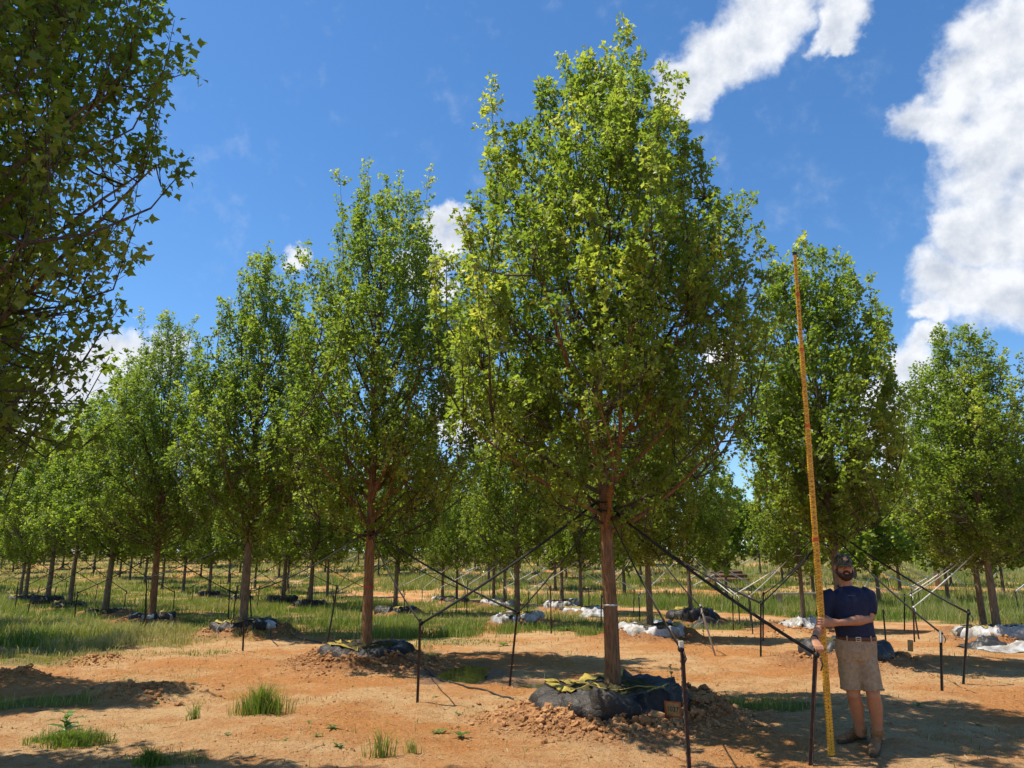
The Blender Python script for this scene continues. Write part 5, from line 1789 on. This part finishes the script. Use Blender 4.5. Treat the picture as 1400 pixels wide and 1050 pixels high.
obj('wristband', wb.mesh('wristband', [M['strap']]), man)


# boots
def boot(ank, heel_xy, toe_xy):
    hx, tx = np.array(heel_xy), np.array(toe_xy)
    d = tx - hx
    L = np.linalg.norm(d); d /= L
    sd = np.array([-d[1], d[0]])
    P = lambda f, z, s=0.0: np.array([hx[0] + d[0] * f * L + sd[0] * s, hx[1] + d[1] * f * L + sd[1] * s, z])
    gz = float(terr(np.array([hx[0] + OFF[0]]), np.array([hx[1] + OFF[1]]))[0]) - MANZ
    gz2 = float(terr(np.array([tx[0] + OFF[0]]), np.array([tx[1] + OFF[1]]))[0]) - MANZ
    g = lambda f: gz + (gz2 - gz) * f
    side = (sd[0], sd[1], 0)
    b = MB()
    fs = [0.03, 0.15, 0.32, 0.52, 0.72, 0.88, 0.98]
    hs = [0.075, 0.085, 0.082, 0.068, 0.052, 0.044, 0.030]
    ws = [0.030, 0.038, 0.040, 0.046, 0.051, 0.046, 0.026]
    b.tube([P(f, g(f) + 0.02 + h * 0.55) for f, h in zip(fs, hs)], ws, 14, ref=side, rad2=[h * 0.62 for h in hs])
    a_ = ank.copy()
    b.tube([P(0.22, g(0.2) + 0.06), P(0.23, g(0.2) + 0.11), a_ * 0.6 + P(0.24, g(0.2) + 0.15) * 0.4, a_ + np.array([0, 0, 0.03]), a_ + np.array([0, -0.008, 0.075])], [0.052, 0.051, 0.052, 0.056, 0.060], 14)
    e = obj('boot', skin_mesh(b, 'boot', M['boot'], 0.006, 3, 0.006, (14, 14, 14), 31), man)
    s = MB()
    s.tube([P(f, g(f) + 0.018) for f in (0.0, 0.04, 0.15, 0.32, 0.52, 0.72, 0.88, 0.97, 1.01)], [0.024, 0.036, 0.043, 0.043, 0.048, 0.055, 0.050, 0.036, 0.018], 12, ref=side, rad2=0.020)
    obj('sole', s.mesh('sole', [M['sole']]), e)
    for i, f in enumerate((0.58, 0.50, 0.42, 0.36)):
        l_ = MB()
        zt = g(f) + 0.02 + np.interp(f, fs, hs) * 1.17 + 0.004 + (0.03 * (i > 2)) + 0.012 * (i > 1)
        l_.tube([P(f, zt - 0.014, -0.03), P(f + 0.015, zt, 0.0), P(f, zt - 0.014, 0.03)], 0.004, 6)
        obj('lace', l_.mesh('lace', [M['lace']]), e)
    l_ = MB()
    l_.tube([P(0.40, g(0.4) + 0.115, 0), P(0.47, g(0.4) + 0.13, 0.035), P(0.52, g(0.4) + 0.095, 0.042), P(0.40, g(0.4) + 0.112, 0.004), P(0.47, g(0.4) + 0.13, -0.035), P(0.53, g(0.4) + 0.09, -0.04)], 0.0035, 6)
    obj('lace', l_.mesh('lace', [M['lace']]), e)


h1 = np.array(gp(1184, 1017)) - OFF
t1 = np.array(gp(1147, 1022.5)) - OFF
boot(LEG['r'][-1], h1[:2], t1[:2])
h2 = np.array(gp(1202, 1020)) - OFF
t2 = np.array(gp(1193.5, 1036)) - OFF
boot(LEG['l'][-1], h2[:2], t2[:2])


# ------------------------------------------------------------------ telescoping measuring pole
def pole_mat(w):
    m, t = mat('pole_yellow')
    co = t.n('ShaderNodeTexCoord').outputs['Object']
    s_ = t.n('ShaderNodeSeparateXYZ', {0: co})
    x, z = s_.outputs[0], s_.outputs[2]
    fr_ = t.math('FRACT', t.math('MULTIPLY', z, 1 / 0.0254))
    tick = t.math('MULTIPLY', t.math('LESS_THAN', fr_, 0.16), t.math('GREATER_THAN', t.math('ABSOLUTE', x), w * 0.28))
    n = t.noise(co, 12.0, 4.0, 0.6).outputs[0]
    base = t.mix(t.mapr(n, 0.3, 0.7), (0.62, 0.30, 0.018), (0.78, 0.42, 0.030))
    c = t.mix(tick, base, (0.03, 0.02, 0.015))
    p = t.n('ShaderNodeBsdfPrincipled', {'Base Color': c, 'Roughness': 0.45, 'Specular IOR Level': 0.4})
    t.n('ShaderNodeOutputMaterial', {'Surface': p.outputs[0]})
    return m


def text_mesh(body, size, m, spacing=1.0):
    fc = bpy.data.curves.new('print', 'FONT')
    fc.body = body; fc.size = size; fc.align_x = 'CENTER'; fc.space_line = spacing; fc.resolution_u = 1
    fo = bpy.data.objects.new('tmp_text', fc)
    COL.objects.link(fo)
    me = bpy.data.meshes.new_from_object(fo.evaluated_get(bpy.context.evaluated_depsgraph_get()))
    bpy.data.objects.remove(fo)
    me.materials.clear(); me.materials.append(m)
    return me


pz0 = tz(PB)
pole = thing('measuring_pole', 'tall yellow telescoping measuring pole with black numbers held upright by the man', 'measuring pole', (PB.x, PB.y, pz0))
Lp = PT.z - pz0
pole.rotation_euler = (0, math.atan2(PT.x - PB.x, Lp), 0)
cuts = [0.0, 1.93, 3.05, 3.85, 4.45, Lp]
for i in range(5):
    w, d = 0.056 - 0.006 * i, 0.027 - 0.0035 * i
    z0, z1 = cuts[i] - (0.06 if i else 0.0), cuts[i + 1]
    mb = MB(); mb.box((0, 0, (z0 + z1) / 2), (w, d, z1 - z0))
    sec = obj('section', mb.mesh('section', [pole_mat(w)], False), pole)
    step = 0.0508
    k0, k1 = int(math.ceil((cuts[i] + 0.02) / step)), int((z1 - 0.03) / step)
    body = '\n'.join(str(k) for k in range(k1, k0 - 1, -1))
    fm = text_mesh(body, 0.040, M['ink'])
    co = np.empty(len(fm.vertices) * 3, np.float32); fm.vertices.foreach_get('co', co); co = co.reshape(-1, 3)
    y0_, y1_ = co[:, 1].min(), co[:, 1].max()
    co[:, 1] = (co[:, 1] - y0_) / max(1e-6, y1_ - y0_) * ((k1 - k0) * step + 0.028)
    co[:, 0] = co[:, 0] * min(1.0, w * 0.5 / max(1e-6, np.abs(co[:, 0]).max() * 2))
    V = np.stack([co[:, 0], np.full(len(co), -d / 2 - 0.0012), k0 * step - 0.012 + co[:, 1]], -1)
    fm.vertices.foreach_set('co', V.astype(np.float32).ravel()); fm.update()
    obj('numbers', fm, sec)
    if i:
        mb = MB(); mb.box((0, 0, cuts[i]), (w + 0.009, d + 0.0065, 0.035)); obj('lock_collar', mb.mesh('lock_collar', [M['card_orange']], False), pole)
mb = MB(); mb.box((0, 0, Lp + 0.012), (0.040, 0.020, 0.035)); obj('end_cap', mb.mesh('end_cap', [M['hose']], False), pole)
